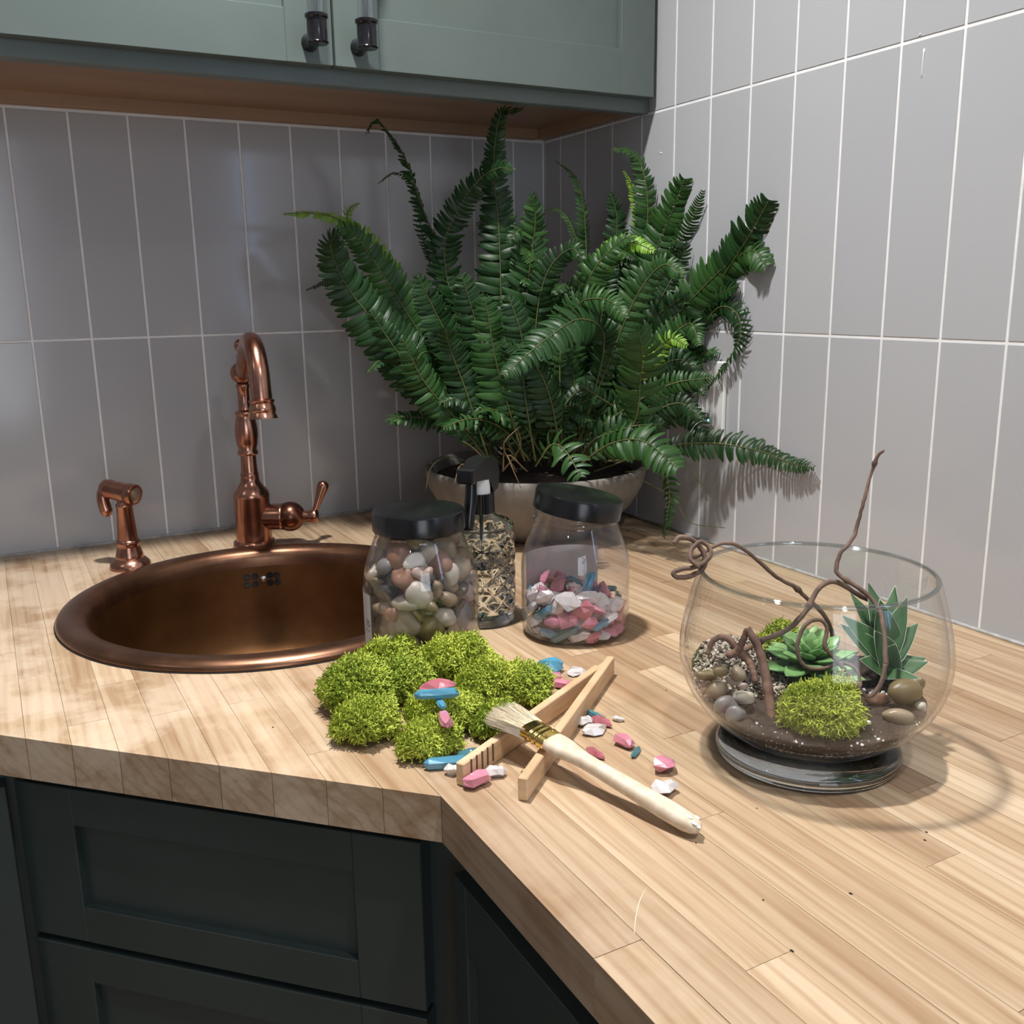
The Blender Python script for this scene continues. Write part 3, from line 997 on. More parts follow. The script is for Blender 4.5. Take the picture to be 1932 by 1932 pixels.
# ================================================================== FERN IN POT
PC = np.array([-0.178, -0.268, 0.0])
PR = 0.172
pot = thing('fern_pot', 'wide shallow beige concrete bowl planter in the counter corner', 'pot', PC)
MB().lathe([(0.0001, 0.0005), (0.085, 0.0005), (0.098, 0.004), (0.125, 0.022), (0.150, 0.048), (0.166, 0.075), (0.171, 0.096), (0.1715, 0.104), (0.168, 0.107), (0.163, 0.105), (0.160, 0.094), (0.154, 0.075), (0.138, 0.050), (0.113, 0.026), (0.090, 0.012), (0.0001, 0.011)], 72, None, PC).build('bowl', M['pot'], pot)
fern = thing('fern', 'large bushy dark green sword fern growing in the corner planter', 'plant', PC + [0, 0, 0.085])
R = rng(11)
so = MB()
gr_ = np.linspace(0, 1, 12)
so.lathe([(0.0001, 0.100), (0.05, 0.101), (0.10, 0.098), (0.140, 0.094), (0.1565, 0.090), (0.1525, 0.075), (0.1365, 0.051), (0.1115, 0.0275), (0.089, 0.0135), (0.0001, 0.0125)], 48, None, PC)
tag(so.build('potting_soil', M['soil']), 'dark potting soil filling the concrete fern planter', 'soil', None, 'stuff')

# unit leaflet: x along the length, y width, z up
ST = np.array([0, 0.05, 0.18, 0.42, 0.66, 0.86, 0.96, 1.0])
UP = np.array([0.03, 0.15, 0.135, 0.125, 0.115, 0.085, 0.045, 0.004])
LO = np.array([0.03, 0.09, 0.125, 0.13, 0.115, 0.08, 0.04, 0.004])
yy = 0.13 * ST ** 2
zc = 0.05 * np.sin(ST * PI) - 0.12 * ST ** 2
LV = np.concatenate([np.stack([ST, yy + UP, zc - 0.03], -1), np.stack([ST, yy, zc], -1), np.stack([ST, yy - LO, zc - 0.03], -1)])
ns = len(ST)
LQ = np.array([(r * ns + i, (r + 1) * ns + i, (r + 1) * ns + i + 1, r * ns + i + 1) for r in range(2) for i in range(ns - 1)])
leaflet_mesh = {k: MB().add(LV, LQ).mesh('leaflet', M[k], True) for k in ('fern', 'fern2', 'fern3')}
indiv = 0


def frond(pts3, width, kind='fern', twist=0.0, start=0.16, spacing=0.0082, taper=None, individual=False, seed=0):
    global indiv
    R = rng(seed)
    L = np.linalg.norm(np.diff(spline(pts3, 60), axis=0), axis=1).sum()
    XP = [start, start + 0.12, 0.4, 0.65, 0.85, 0.95, 1.0]
    YP = [0.35, 0.75, 1.0, 0.88, 0.60, 0.40, 0.18] if taper is None else taper
    # leaflets stand closer together where they are shorter, towards the tip
    qq = np.linspace(0, 1, 400)
    dens = 1.0 / np.clip(np.interp(qq, XP, YP), 0.42, 1.0)
    dens[qq < 0.4] = 1.0
    cum = np.concatenate([[0], np.cumsum((dens[1:] + dens[:-1]) / 2) * (L / 399)])
    n = max(10, int(cum[-1] / spacing))
    q = np.interp(np.linspace(0, cum[-1], n), cum, qq)
    Pf = spline(pts3, 400)
    P = np.stack([np.interp(q, qq, Pf[:, a]) for a in range(3)], -1)
    t = np.gradient(P, axis=0)
    t /= np.linalg.norm(t, axis=1)[:, None]
    # blade turned to the open room and the light, with its own twist
    face = unit(np.array([-0.45, -0.75, 0.55]))
    nn = face[None, :] - t * (t @ face)[:, None]
    nn /= np.linalg.norm(nn, axis=1)[:, None] + 1e-9
    s = np.cross(t, nn)
    tw = twist + np.linspace(-0.15, 0.15, n) * R.uniform(-1, 1)
    nn, s = nn * np.cos(tw)[:, None] + s * np.sin(tw)[:, None], s * np.cos(tw)[:, None] - nn * np.sin(tw)[:, None]
    rach = MB().tube(P, np.linspace(0.0015, 0.0005, n), 5)
    fo = rach.build('frond', M['stem'], fern)
    prof = np.interp(q, XP, YP)
    mats = []
    for i in range(n):
        if q[i] < start:
            continue
        for sg in (-1, 1):
            if R.random() < 0.015:
                continue
            Ln = width * prof[i] * R.uniform(0.9, 1.08)
            ang = 0.22 + 0.5 * max(0, q[i] - 0.75) + R.normal(0, 0.07)
            droop = 0.12 + R.normal(0, 0.10)
            dx = s[i] * sg * math.cos(ang) + t[i] * math.sin(ang) - nn[i] * droop
            dx = unit(dx)
            nz = nn[i] + s[i] * sg * droop + t[i] * R.normal(0, 0.22)
            nz = unit(nz - dx * (nz @ dx))
            dy = np.cross(nz, dx)
            if dy @ t[i] < 0:
                dy = -dy
            wd = Ln if Ln > 0.02 else Ln * 0.75 + 0.005
            mats.append((P[i], np.stack([dx * Ln, dy * wd, nz * Ln], -1)))
    if individual and indiv + len(mats) <= 300:
        indiv += len(mats)
        base = root_loc(fo)
        for (p_, A) in mats:
            o = bpy.data.objects.new('leaflet', leaflet_mesh[kind])
            col.objects.link(o)
            o.parent = fo
            W = Matrix.Identity(4)
            for a in range(3):
                for c in range(3):
                    W[a][c] = A[a][c]
                W[a][3] = p_[a] - base[a]
            o.matrix_local = W
    elif mats:
        A = np.stack([a for _, a in mats])
        T = np.stack([p_ for p_, _ in mats])
        V = np.einsum('nij,kj->nki', A, LV) + T[:, None, :]
        k = len(LV)
        Q = (LQ[None] + (np.arange(len(mats)) * k)[:, None, None]).reshape(-1, 4)
        lo = MB().add(V.reshape(-1, 3), Q).build('leaflets', M[kind], fo)
        lo['kind'] = 'stuff'
    return fo


def traced(px, d0, d1, width, kind='fern', twist=0.0, start=0.16, individual=False, seed=0, dm=None, taper=None):
    n = len(px)
    q = np.linspace(0, 1, n)
    d = np.interp(q, [0, 1], [d0, d1]) if dm is None else np.interp(q, [0, 0.5, 1], [d0, dm, d1])
    pts = [inside(at(u, v, dd)) for (u, v), dd in zip(px, d)]
    return frond(pts, width * 0.001, kind, twist, start, taper=taper, individual=individual, seed=seed)


FR = [
    # pixel path, depth at base, depth at tip, leaflet mm, kind, twist, start
    ([(940, 870), (850, 765), (745, 650), (672, 565), (638, 510), (624, 462), (638, 438)], 1.40, 1.30, 47, 'fern', 0.0, 0.10, 1),
    ([(1080, 860), (1190, 690), (1285, 585), (1365, 505), (1418, 472), (1444, 500)], 1.40, 1.30, 36, 'fern2', 0.25, 0.25, 1),
    ([(960, 850), (948, 640), (942, 450), (932, 330), (935, 262), (946, 212), (966, 192), (986, 195)], 1.44, 1.34, 44, 'fern', 0.0, 0.22, 1),
    ([(930, 850), (880, 640), (832, 480), (800, 400), (766, 302), (735, 252), (710, 228), (692, 246)], 1.45, 1.36, 34, 'fern', 1.15, 0.3, 0),
    ([(940, 850), (862, 600), (838, 470), (868, 390), (905, 338), (942, 317), (966, 322)], 1.45, 1.33, 32, 'fern', 0.35, 0.35, 0),
    ([(940, 860), (830, 690), (755, 570), (702, 488), (668, 442), (640, 424)], 1.42, 1.33, 40, 'fern2', -0.2, 0.15, 0),
    ([(910, 800), (775, 570), (700, 455), (645, 416), (592, 403), (537, 403)], 1.44, 1.36, 25, 'fern3', 0.3, 0.45, 0),
    ([(900, 800), (750, 640), (668, 545), (622, 530), (580, 546)], 1.44, 1.40, 19, 'fern', 0.5, 0.4, 0),
    ([(880, 700), (806, 480), (782, 360), (748, 326), (714, 345)], 1.46, 1.42, 14, 'fern2', 0.5, 0.5, 0),
    ([(760, 560), (690, 460), (656, 415), (660, 394), (677, 384)], 1.42, 1.38, 13, 'fern3', 0.2, 0.4, 0),
    ([(985, 850), (985, 650), (1000, 500), (1010, 420), (1006, 368)], 1.42, 1.36, 42, 'fern2', 0.5, 0.2, 0),
    ([(1060, 850), (1110, 560), (1085, 445), (1058, 398), (1028, 396)], 1.46, 1.44, 16, 'fern2', 0.6, 0.45, 0),
    ([(1050, 850), (1110, 610), (1106, 470), (1100, 385), (1084, 332), (1050, 304)], 1.48, 1.42, 24, 'fern2', 0.9, 0.3, 0),
    ([(1060, 850), (1150, 610), (1160, 480), (1164, 410), (1152, 366)], 1.50, 1.46, 34, 'fern', 0.2, 0.25, 0),
    ([(1080, 850), (1180, 610), (1214, 480), (1222, 390), (1212, 318), (1190, 286), (1158, 280)], 1.46, 1.40, 32, 'fern2', 0.35, 0.3, 0),
    ([(1080, 850), (1190, 630), (1206, 460), (1196, 365), (1178, 324)], 1.47, 1.42, 20, 'fern3', 0.4, 0.45, 0),
    ([(1080, 860), (1180, 650), (1235, 480), (1270, 395), (1290, 340)], 1.45, 1.40, 36, 'fern2', 0.1, 0.25, 0),
    ([(1150, 760), (1225, 600), (1272, 480), (1308, 408), (1326, 362)], 1.45, 1.41, 24, 'fern2', 0.3, 0.68, 0),
    ([(1100, 860), (1240, 660), (1345, 545), (1410, 450), (1449, 380)], 1.44, 1.40, 38, 'fern', 0.1, 0.25, 0),
    ([(1120, 850), (1270, 690), (1335, 600), (1366, 578), (1394, 598), (1394, 645), (1366, 690), (1338, 728)], 1.42, 1.36, 22, 'fern', 0.7, 0.5, 0),
    ([(1120, 890), (1250, 845), (1340, 836), (1430, 850), (1492, 874), (1534, 882)], 1.40, 1.25, 26, 'fern', 0.2, 0.25, 0),
    ([(1140, 870), (1235, 868), (1262, 915), (1258, 980), (1252, 1012)], 1.36, 1.36, 20, 'fern2', 0.9, 0.25, 0),
    ([(1090, 840), (1175, 775), (1262, 726), (1345, 712)], 1.36, 1.28, 24, 'fern2', 0.3, 0.2, 0),
    ([(1160, 860), (1200, 790), (1208, 720), (1212, 670), (1205, 628)], 1.34, 1.24, 36, 'fern2', 0.0, 0.2, 0),
    ([(1090, 850), (1140, 650), (1098, 602), (1030, 640), (952, 706)], 1.38, 1.22, 40, 'fern', 0.0, 0.35, 0),
    ([(1060, 850), (1058, 660), (1090, 575), (1145, 566), (1180, 600)], 1.38, 1.27, 30, 'fern2', 0.3, 0.35, 0),
    ([(1060, 850), (1110, 590), (1140, 490), (1185, 458), (1232, 472)], 1.42, 1.32, 28, 'fern3', 0.3, 0.6, 0),
    ([(1055, 850), (1090, 600), (1120, 510), (1170, 455), (1195, 450)], 1.40, 1.33, 34, 'fern2', 0.0, 0.3, 0),
    ([(1010, 880), (1042, 838), (1070, 855), (1094, 898)], 1.30, 1.24, 26, 'fern2', 0.1, 0.15, 0),
    ([(1090, 880), (1150, 838), (1215, 832), (1276, 882)], 1.34, 1.26, 32, 'fern2', 0.0, 0.15, 0),
    ([(1090, 870), (1120, 830), (1190, 805), (1250, 800)], 1.36, 1.30, 28, 'fern', 0.3, 0.15, 0),
    ([(1000, 870), (950, 810), (890, 790), (838, 806)], 1.36, 1.30, 24, 'fern2', 0.2, 0.2, 0),
    ([(950, 880), (870, 800), (780, 705), (700, 590)], 1.40, 1.33, 34, 'fern', -0.3, 0.15, 0),
    ([(960, 870), (890, 710), (832, 610), (788, 520)], 1.38, 1.30, 40, 'fern', 0.2, 0.15, 0),
    ([(970, 870), (915, 670), (872, 520)], 1.36, 1.30, 40, 'fern', 0.0, 0.18, 0),
    ([(990, 870), (940, 700), (915, 560)], 1.33, 1.28, 38, 'fern2', 0.1, 0.2, 0),
    ([(1010, 870), (990, 740), (985, 640), (960, 560)], 1.30, 1.26, 36, 'fern', 0.2, 0.2, 0),
    ([(930, 880), (860, 790), (800, 720), (760, 640)], 1.36, 1.28, 32, 'fern2', 0.1, 0.15, 0),
    ([(920, 860), (880, 740), (850, 660), (840, 620)], 1.34, 1.28, 32, 'fern', 0.0, 0.15, 0),
    ([(1060, 870), (1040, 760), (1010, 690), (950, 640)], 1.32, 1.24, 30, 'fern', 0.4, 0.2, 0),
    ([(1110, 860), (1170, 740), (1240, 660), (1300, 610), (1318, 650)], 1.38, 1.32, 30, 'fern2', 0.4, 0.3, 0),
    ([(1130, 860), (1220, 700), (1260, 640), (1295, 652)], 1.36, 1.30, 22, 'fern3', 0.3, 0.55, 0),
    ([(1120, 860), (1180, 760), (1230, 700), (1290, 680), (1330, 740)], 1.38, 1.32, 26, 'fern', 0.3, 0.25, 0),
    ([(1100, 860), (1250, 780), (1310, 790), (1335, 850)], 1.40, 1.36, 28, 'fern', 0.2, 0.2, 0),
    ([(970, 860), (930, 790), (880, 750), (830, 760)], 1.36, 1.31, 26, 'fern', 0.2, 0.2, 0),
    ([(1090, 860), (1200, 640), (1260, 540), (1290, 470), (1262, 450)], 1.42, 1.36, 30, 'fern', 0.3, 0.25, 0),
    ([(1100, 860), (1230, 690), (1300, 620), (1350, 560), (1392, 540)], 1.40, 1.34, 32, 'fern', 0.2, 0.25, 0),
    ([(1080, 860), (1150, 680), (1200, 560), (1250, 500), (1290, 520)], 1.38, 1.30, 32, 'fern2', 0.3, 0.25, 0),
    ([(1020, 860), (1010, 640), (1030, 520), (1075, 470), (1100, 490)], 1.40, 1.32, 30, 'fern', 0.4, 0.3, 0),
    ([(1130, 860), (1230, 760), (1285, 700), (1322, 690)], 1.38, 1.33, 26, 'fern', 0.2, 0.2, 0),
    ([(1120, 860), (1215, 790), (1280, 760), (1326, 790)], 1.38, 1.34, 26, 'fern', 0.3, 0.2, 0),
    ([(1000, 840), (985, 600), (950, 480), (905, 420)], 1.46, 1.42, 32, 'fern', 0.3, 0.25, 0),
    ([(1030, 840), (1050, 640), (1030, 520), (985, 470)], 1.42, 1.36, 32, 'fern2', 0.4, 0.3, 0),
]
for i, (px, d0, d1, w, kind, tw, st, ind) in enumerate(FR):
    traced(px, d0, d1, w, kind, tw, st, bool(ind) or i in (24, 29), 100 + i, None, [0.5, 0.85, 1.0, 0.62, 0.34, 0.22, 0.12] if i == 2 else [0.5, 0.85, 1.0, 0.80, 0.48, 0.36, 0.2] if i == 3 else [0.35, 0.75, 1.0, 1.0, 0.88, 0.66, 0.35] if i in (1, 16, 18, 23, 28, 29) else None)
# the dense middle of the plant
R = rng(21)
for i in range(46):
    a = R.uniform(0, 1)
    bu, bv = R.uniform(930, 1120), 865
    tu = R.uniform(720, 1340)
    lim = np.interp(tu, [700, 780, 850, 950, 1050, 1150, 1250, 1340], [640, 560, 470, 430, 450, 440, 470, 640])
    tv = R.uniform(lim, 800)
    d0 = R.uniform(1.38, 1.52)
    d1 = d0 - R.uniform(-0.02, 0.14)
    mu, mv = bu + (tu - bu) * 0.45, bv + (tv - bv) * 0.62 - 20
    hook = R.uniform(0, 45)
    px = [(bu, bv), (mu, mv), (tu, tv), (tu + np.sign(tu - bu) * hook, tv + hook * 0.5)]
    traced(px, d0, d1, R.uniform(26, 38), 'fern' if R.random() < 0.75 else 'fern2', R.uniform(-0.4, 0.6), 0.15, False, 300 + i)
# short fronds over the pot edge and dry stems
for i in range(12):
    bu = R.uniform(940, 1140)
    traced([(bu, 880), (bu + R.uniform(-60, 60), 830 - R.uniform(0, 60)), (bu + R.uniform(-110, 110), 800 - R.uniform(0, 80))], 1.42, 1.32, R.uniform(18, 28), 'fern', R.uniform(-0.5, 0.5), 0.1, False, 400 + i)
for i in range(9):
    p0 = inside(at(R.uniform(880, 1010), 890, 1.36))
    p1 = p0 + [R.uniform(-0.05, 0.02), R.uniform(-0.03, 0.0), R.uniform(0.01, 0.05)]
    p2 = p1 + [R.uniform(-0.04, 0.03), R.uniform(-0.02, 0.0), R.uniform(-0.05, 0.04)]
    MB().tube(spline([p0, p1, inside(p2)], 10), np.linspace(0.0012, 0.0004, 10), 5).build('dry_stem', M['drystem'], fern)
for px in ([(900, 880), (850, 862), (815, 880), (803, 925)], [(1180, 890), (1290, 880), (1315, 900), (1335, 945)], [(1200, 900), (1270, 940), (1300, 985), (1368, 996)]):
    traced_p = [inside(at(u, v, 1.36)) for u, v in px]
    MB().tube(spline(traced_p, 20), 0.0006, 5).build('runner', M['stem'], fern)

# ================================================================== JARS
JH = 0.150


def jar_shell(c, r, name_parent):
    rn = 0.0425
    outp = [(0.0001, 0.0006), (r - 0.010, 0.0006), (r - 0.003, 0.0030), (r, 0.009), (r, 0.078), (r - 0.0012, 0.088), (r - 0.005, 0.100), (rn + 0.0035, 0.1235), (rn + 0.0018, 0.1265), (rn + 0.0032, 0.1278), (rn + 0.0032, 0.1290),
            (rn, 0.1302), (rn, 0.132), (rn + 0.0014, 0.1333), (rn, 0.1346), (rn, 0.137), (rn + 0.0014, 0.1383), (rn, 0.1396), (rn, 0.147)]
    inn = [(a - 0.0012 if a > 0.01 else a, z + (0.0014 if z < 0.004 else 0)) for a, z in outp[::-1]]
    return MB().lathe(outp + inn, 72, None, c).build('jar_body', M['pet'], name_parent)


def jar_lid(c, Mr, parent, ridge=True):
    r = 0.0475
    o = MB().lathe([(r - 0.0016, 0.0), (r, 0.0004), (r, 0.0185), (r - 0.0010, 0.0205), (r - 0.003, 0.0210), (0.0001, 0.0208), (0.0001, 0.0185), (r - 0.0022, 0.0185), (r - 0.0022, 0.0004)], 72, Mr, c).build('lid', M['black'], parent, sharp=35)
    return o


def label_patch(c, r, a0, a1, z0, z1, parent):
    return MB().lathe([(r + 0.0003, z0), (r + 0.0003, z1)], 24, None, c, (a0, a1)).build('label', M['paper'], parent)


def text_on_cyl(txt, size, c, r, a_right, z, parent, owner):
    """upright lettering wrapped on the jar wall, ending at angle a_right"""
    cu = bpy.data.curves.new('lettering', 'FONT')
    cu.body = txt
    cu.size = size
    ob = bpy.data.objects.new('lettering', cu)
    col.objects.link(ob)
    dg = bpy.context.evaluated_depsgraph_get()
    me = bpy.data.meshes.new_from_object(ob.evaluated_get(dg))
    bpy.data.objects.remove(ob)
    w = max(v.co.x for v in me.vertices)
    base = root_loc(parent)
    for v in me.vertices:
        a = a_right - (w - v.co.x) / r
        zz = z + v.co.y
        v.co = Vector((c[0] + (r + 0.0006) * math.cos(a) - base[0], c[1] + (r + 0.0006) * math.sin(a) - base[1], c[2] + zz - base[2]))
    me.materials.clear()
    me.materials.append(M['ink'])
    o = bpy.data.objects.new('lettering', me)
    col.objects.link(o)
    o.parent = owner
    return o


J1 = np.array([-0.5405, -0.658, 0.0])
J1R = 0.0600
j1 = thing('pebble_jar', 'clear jar with closed black lid full of mixed river pebbles', 'jar', J1)
jar_shell(J1, J1R, j1)
jar_lid(J1 + [0, 0, 0.1305], np.eye(3), j1)
va = math.atan2(CAM[1] - J1[1], CAM[0] - J1[0])
lab = label_patch(J1, J1R, va - 2.35, va - 1.03, 0.012, 0.070, j1)
text_on_cyl('ES', 0.0095, J1, J1R, va - 1.07, 0.036, j1, lab)
text_on_cyl('al', 0.0075, J1, J1R, va - 1.08, 0.0185, j1, lab)
tb = MB().lathe([(J1R + 0.0006, 0.0305), (J1R + 0.0006, 0.0312)], 8, None, J1, (va - 1.30, va - 1.08)).build('label_rule', M['ink'], lab)

J2 = np.array([-0.3745, -0.6957, 0.0])
J2R = 0.0588
j2 = thing('crystal_jar', 'clear jar with tilted loose black lid holding pink and blue crystals', 'jar', J2)
jar_shell(J2, J2R, j2)
tilt = Matrix.Rotation(math.radians(10), 3, Vector(CF * [1, 1, 0]).normalized())
jar_lid(J2 + np.array([0.002, 0, 0.1345]), np.array(tilt), j2)
va2 = math.atan2(CAM[1] - J2[1], CAM[0] - J2[0])
label_patch(J2, J2R, va2 + PI - 0.45, va2 + PI + 1.18, 0.020, 0.083, j2)


# pebbles: rounded stone meshes, packed into the jar
def stone_mesh(name, seed, mat, sub=3, rough=0.12, flat=False):
    bm = bmesh.new()
    bmesh.ops.create_icosphere(bm, subdivisions=sub, radius=1.0)
    R = rng(seed)
    W = R.normal(0, 1, (6, 3)) * R.uniform(0.8, 2.0, (6, 1))
    ph = R.uniform(0, 6.28, 6)
    am = R.uniform(0.3, 1, 6) * rough
    for v in bm.verts:
        p_ = np.array(v.co)
        v.co = v.co * float(1 + (am * np.sin(W @ p_ + ph)).sum() * 0.6)
    me = bpy.data.meshes.new(name)
    bm.to_mesh(me)
    bm.free()
    me.polygons.foreach_set('use_smooth', np.full(len(me.polygons), not flat))
    me.materials.append(mat)
    return me


stones = {k: [stone_mesh('pebble', 700 + i * 7 + j, PM[k], 3, 0.44) for j in range(4)] for i, k in enumerate(PEB)}


def pack(N, r0, r1, rin, z0, zfun, seed, iters=260):
    R = rng(seed)
    rad = R.uniform(r0, r1, N)
    a = R.uniform(0, 2 * PI, N)
    rr = np.sqrt(R.uniform(0, 1, N)) * (rin - r1)
    P = np.stack([rr * np.cos(a), rr * np.sin(a), z0 + R.uniform(0, 1, N) * zfun], -1)
    for it in range(iters):
        d = P[:, None, :] - P[None, :, :]
        L = np.linalg.norm(d, axis=2) + np.eye(N)
        ov = (rad[:, None] + rad[None, :]) - L
        ov[ov < 0] = 0
        np.fill_diagonal(ov, 0)
        P += (d / L[:, :, None] * ov[:, :, None] * 0.35).sum(1)
        P[:, 2] -= 0.0004 if it < iters - 60 else 0.0
        lim = np.interp(P[:, 2], [0, 0.086, 0.100, 0.1235], [rin, rin, rin - 0.005, rin - 0.015]) - rad
        q_ = np.hypot(P[:, 0], P[:, 1])
        k = np.where(q_ > lim, lim / (q_ + 1e-9), 1)
        P[:, 0] *= k
        P[:, 1] *= k
        P[:, 2] = np.maximum(P[:, 2], z0 + rad)
    return P, rad


def mesh_pts(me):
    a = np.zeros(len(me.vertices) * 3, np.float32)
    me.vertices.foreach_get('co', a)
    return a.reshape(-1, 3).astype(float)


def fit_in(me, pos, rot, scl, c, rfun, zmin, it=6):
    """shift (and if need be shrink) a stone so that it stays inside a round vessel"""
    from mathutils import Euler
    Rm = np.array(Euler(rot).to_matrix())
    V0 = mesh_pts(me)
    pos, scl = np.array(pos, float), np.array(scl, float)
    for k in range(it):
        V = (V0 * scl) @ Rm.T + pos
        d = V[:, :2] - np.asarray(c)[:2]
        r_ = np.hypot(d[:, 0], d[:, 1])
        over = r_ - rfun(V[:, 2] - c[2])
        i_ = int(np.argmax(over))
        if over[i_] > 0:
            pos[:2] -= d[i_] / (r_[i_] + 1e-9) * over[i_]
        zl = V[:, 2].min() - (zmin + c[2])
        if zl < 0:
            pos[2] -= zl
        if over[i_] <= 1e-5 and zl >= -1e-5:
            break
        if k >= 2:
            scl *= 0.94
    return pos, tuple(scl)


def jar_rin(r):
    return lambda z: np.interp(z, [0, 0.004, 0.009, 0.078, 0.088, 0.100, 0.1235, 0.15], [r - 0.009, r - 0.0045, r - 0.0018, r - 0.0018, r - 0.003, r - 0.0068, 0.0435, 0.040])


P, rad = pack(170, 0.0080, 0.0130, J1R - 0.0016, 0.0022, 0.105, 3)
R = rng(8)
names = ['tan', 'cream', 'olive brown', 'grey', 'charcoal', 'rust brown', 'pale pink']
wts = np.array([0.33, 0.12, 0.20, 0.14, 0.08, 0.09, 0.04])
cols = list(R.choice(names, len(P), p=wts / wts.sum()))


def nearest_front(u, v, used):
    d = unit(ray(u, v))
    best, bi = 1e9, None
    for i in range(len(P)):
        if i in used:
            continue
        w = P[i] + J1 - CAM
        dist = np.linalg.norm(w - d * (w @ d))
        sc = (w @ d) + 40 * max(0.0, dist - 0.006)
        if sc < best:
            best, bi = sc, i
    return bi


used = {}
for (u, v, k, s, lb_) in [(797, 1066, 'chalk white', 1.35, 'large chalky white stone pressed against the pebble jar wall'), (773, 1113, 'brick red', 1.05, 'brick red stone in the pebble jar below the white stone'),
                          (845, 1064, 'rust brown', 1.2, None), (735, 1080, 'tan', 1.1, None), (808, 1098, 'grey', 1.0, None), (722, 1040, 'tan', 1.0, None), (750, 1152, 'grey', 1.15, None),
                          (785, 1150, 'olive brown', 1.1, None), (820, 1180, 'olive brown', 1.2, None), (783, 1180, 'charcoal', 1.1, None), (885, 1105, 'tan', 1.1, None), (740, 1040, 'rust brown', 1.0, None), (850, 1118, 'tan', 1.1, None)]:
    i = nearest_front(u, v, used)
    used[i] = (k, s, lb_)
for i in range(len(P)):
    k, s, lb_ = used.get(i, (cols[i], 1.0, None))
    rt_, sl_ = tuple(R.uniform(0, 6.28, 3)), tuple(rad[i] * s * R.permutation([R.uniform(0.68, 0.9), R.uniform(0.9, 1.1), R.uniform(1.1, 1.4)]))
    ps_, sl_ = fit_in(stones[k][i % 4], P[i] + J1, rt_, sl_, J1, jar_rin(J1R), 0.0023)
    o = link('pebble', stones[k][i % 4], None, ps_, rt_, sl_)
    size_ = 'small' if rad[i] < 0.0096 else ('large' if rad[i] > 0.0114 else 'medium')
    lay_ = 'near the bottom of' if P[i][2] < 0.035 else ('high under the lid of' if P[i][2] > 0.085 else ('halfway up' if P[i][2] < 0.06 else 'in the upper half of'))
    tag(o, lb_ or ('%s %s pebble %s the closed pebble jar' % (size_, k, lay_)), 'pebble', 'pebbles in the closed jar')


# crystal chips
def chip_mesh(name, seed, mat, kind):
    R = rng(seed)
    b = MB()
    if kind == 'long':
        n, prof = 6, [(-1.0, 0.25), (-0.82, 0.85), (0.0, 1.0), (0.8, 0.9), (1.0, 0.35)]
    else:
        n, prof = 6, [(-1.0, 0.35), (-0.55, 0.95), (0.1, 1.05), (0.6, 0.8), (0.95, 0.3)]
    V = []
    aj = R.uniform(-0.3, 0.3, n)
    for (x, r) in prof:
        for j in range(n):
            a = j * 2 * PI / n + aj[j] + R.uniform(-0.1, 0.1)
            rr = r * (1 + R.uniform(-0.22, 0.22) * (0.4 if kind == 'long' else 1.3))
            V.append((x + R.uniform(-0.08, 0.08), rr * math.cos(a), rr * math.sin(a)))
    k = len(prof)
    Q = [(i * n + j, i * n + (j + 1) % n, (i + 1) * n + (j + 1) % n, (i + 1) * n + j) for i in range(k - 1) for j in range(n)]
    b.add(V, Q, None, [list(range(n))[::-1], list(range((k - 1) * n, k * n))])
    return b.mesh(name, mat, False)


chips = {(k, s): [chip_mesh('crystal', 900 + i * 10 + j + (50 if s == 'long' else 0), CM[k], s) for j in range(4)] for i, k in enumerate(CH) for s in ('long', 'chunk')}
P2, rad2 = pack(124, 0.0064, 0.0094, J2R - 0.003, 0.0022, 0.070, 6)
R = rng(13)
for i in range(len(P2)):
    k = R.choice(['pink', 'clear', 'blue', 'teal', 'rose red'], p=[0.26, 0.34, 0.17, 0.13, 0.10])
    lng = (k in ('blue', 'teal'))
    s = rad2[i]
    sc_ = (s * R.uniform(1.5, 2.0), s * 0.62, s * 0.55) if lng else (s * R.uniform(1.2, 1.6), s * R.uniform(0.9, 1.3), s * R.uniform(0.5, 0.8))
    q_ = math.hypot(P2[i][0], P2[i][1])
    ang = math.atan2(P2[i][1], P2[i][0]) + PI / 2
    rot = (R.uniform(0, 6.28), R.uniform(-0.6, 0.6), ang + R.uniform(-0.5, 0.5))
    ps_, sc_ = fit_in(chips[(k, 'long' if lng else 'chunk')][i % 4], P2[i] + J2, rot, sc_, J2, jar_rin(J2R), 0.0023)
    o = link('crystal', chips[(k, 'long' if lng else 'chunk')][i % 4], None, ps_, rot, sc_)
    size_ = 'small' if s < 0.0074 else ('large' if s > 0.0084 else 'medium')
    lay_ = 'at the bottom of' if P2[i][2] < 0.018 else ('on top of the heap in' if P2[i][2] > 0.042 else 'midway up the heap in')
    tag(o, '%s rough %s crystal chip %s the open crystal jar' % (size_, k, lay_), 'crystal', 'crystal chips in the open jar')
o = link('crystal', chips[('blue', 'long')][1], None, at(1108, 1108, (J2 - CAM) @ CF - 0.030), (0.2, -1.05, 0.25), (0.017, 0.0062, 0.0058))
tag(o, 'long upright bright blue crystal leaning in the crystal jar', 'crystal', 'crystal chips in the open jar')

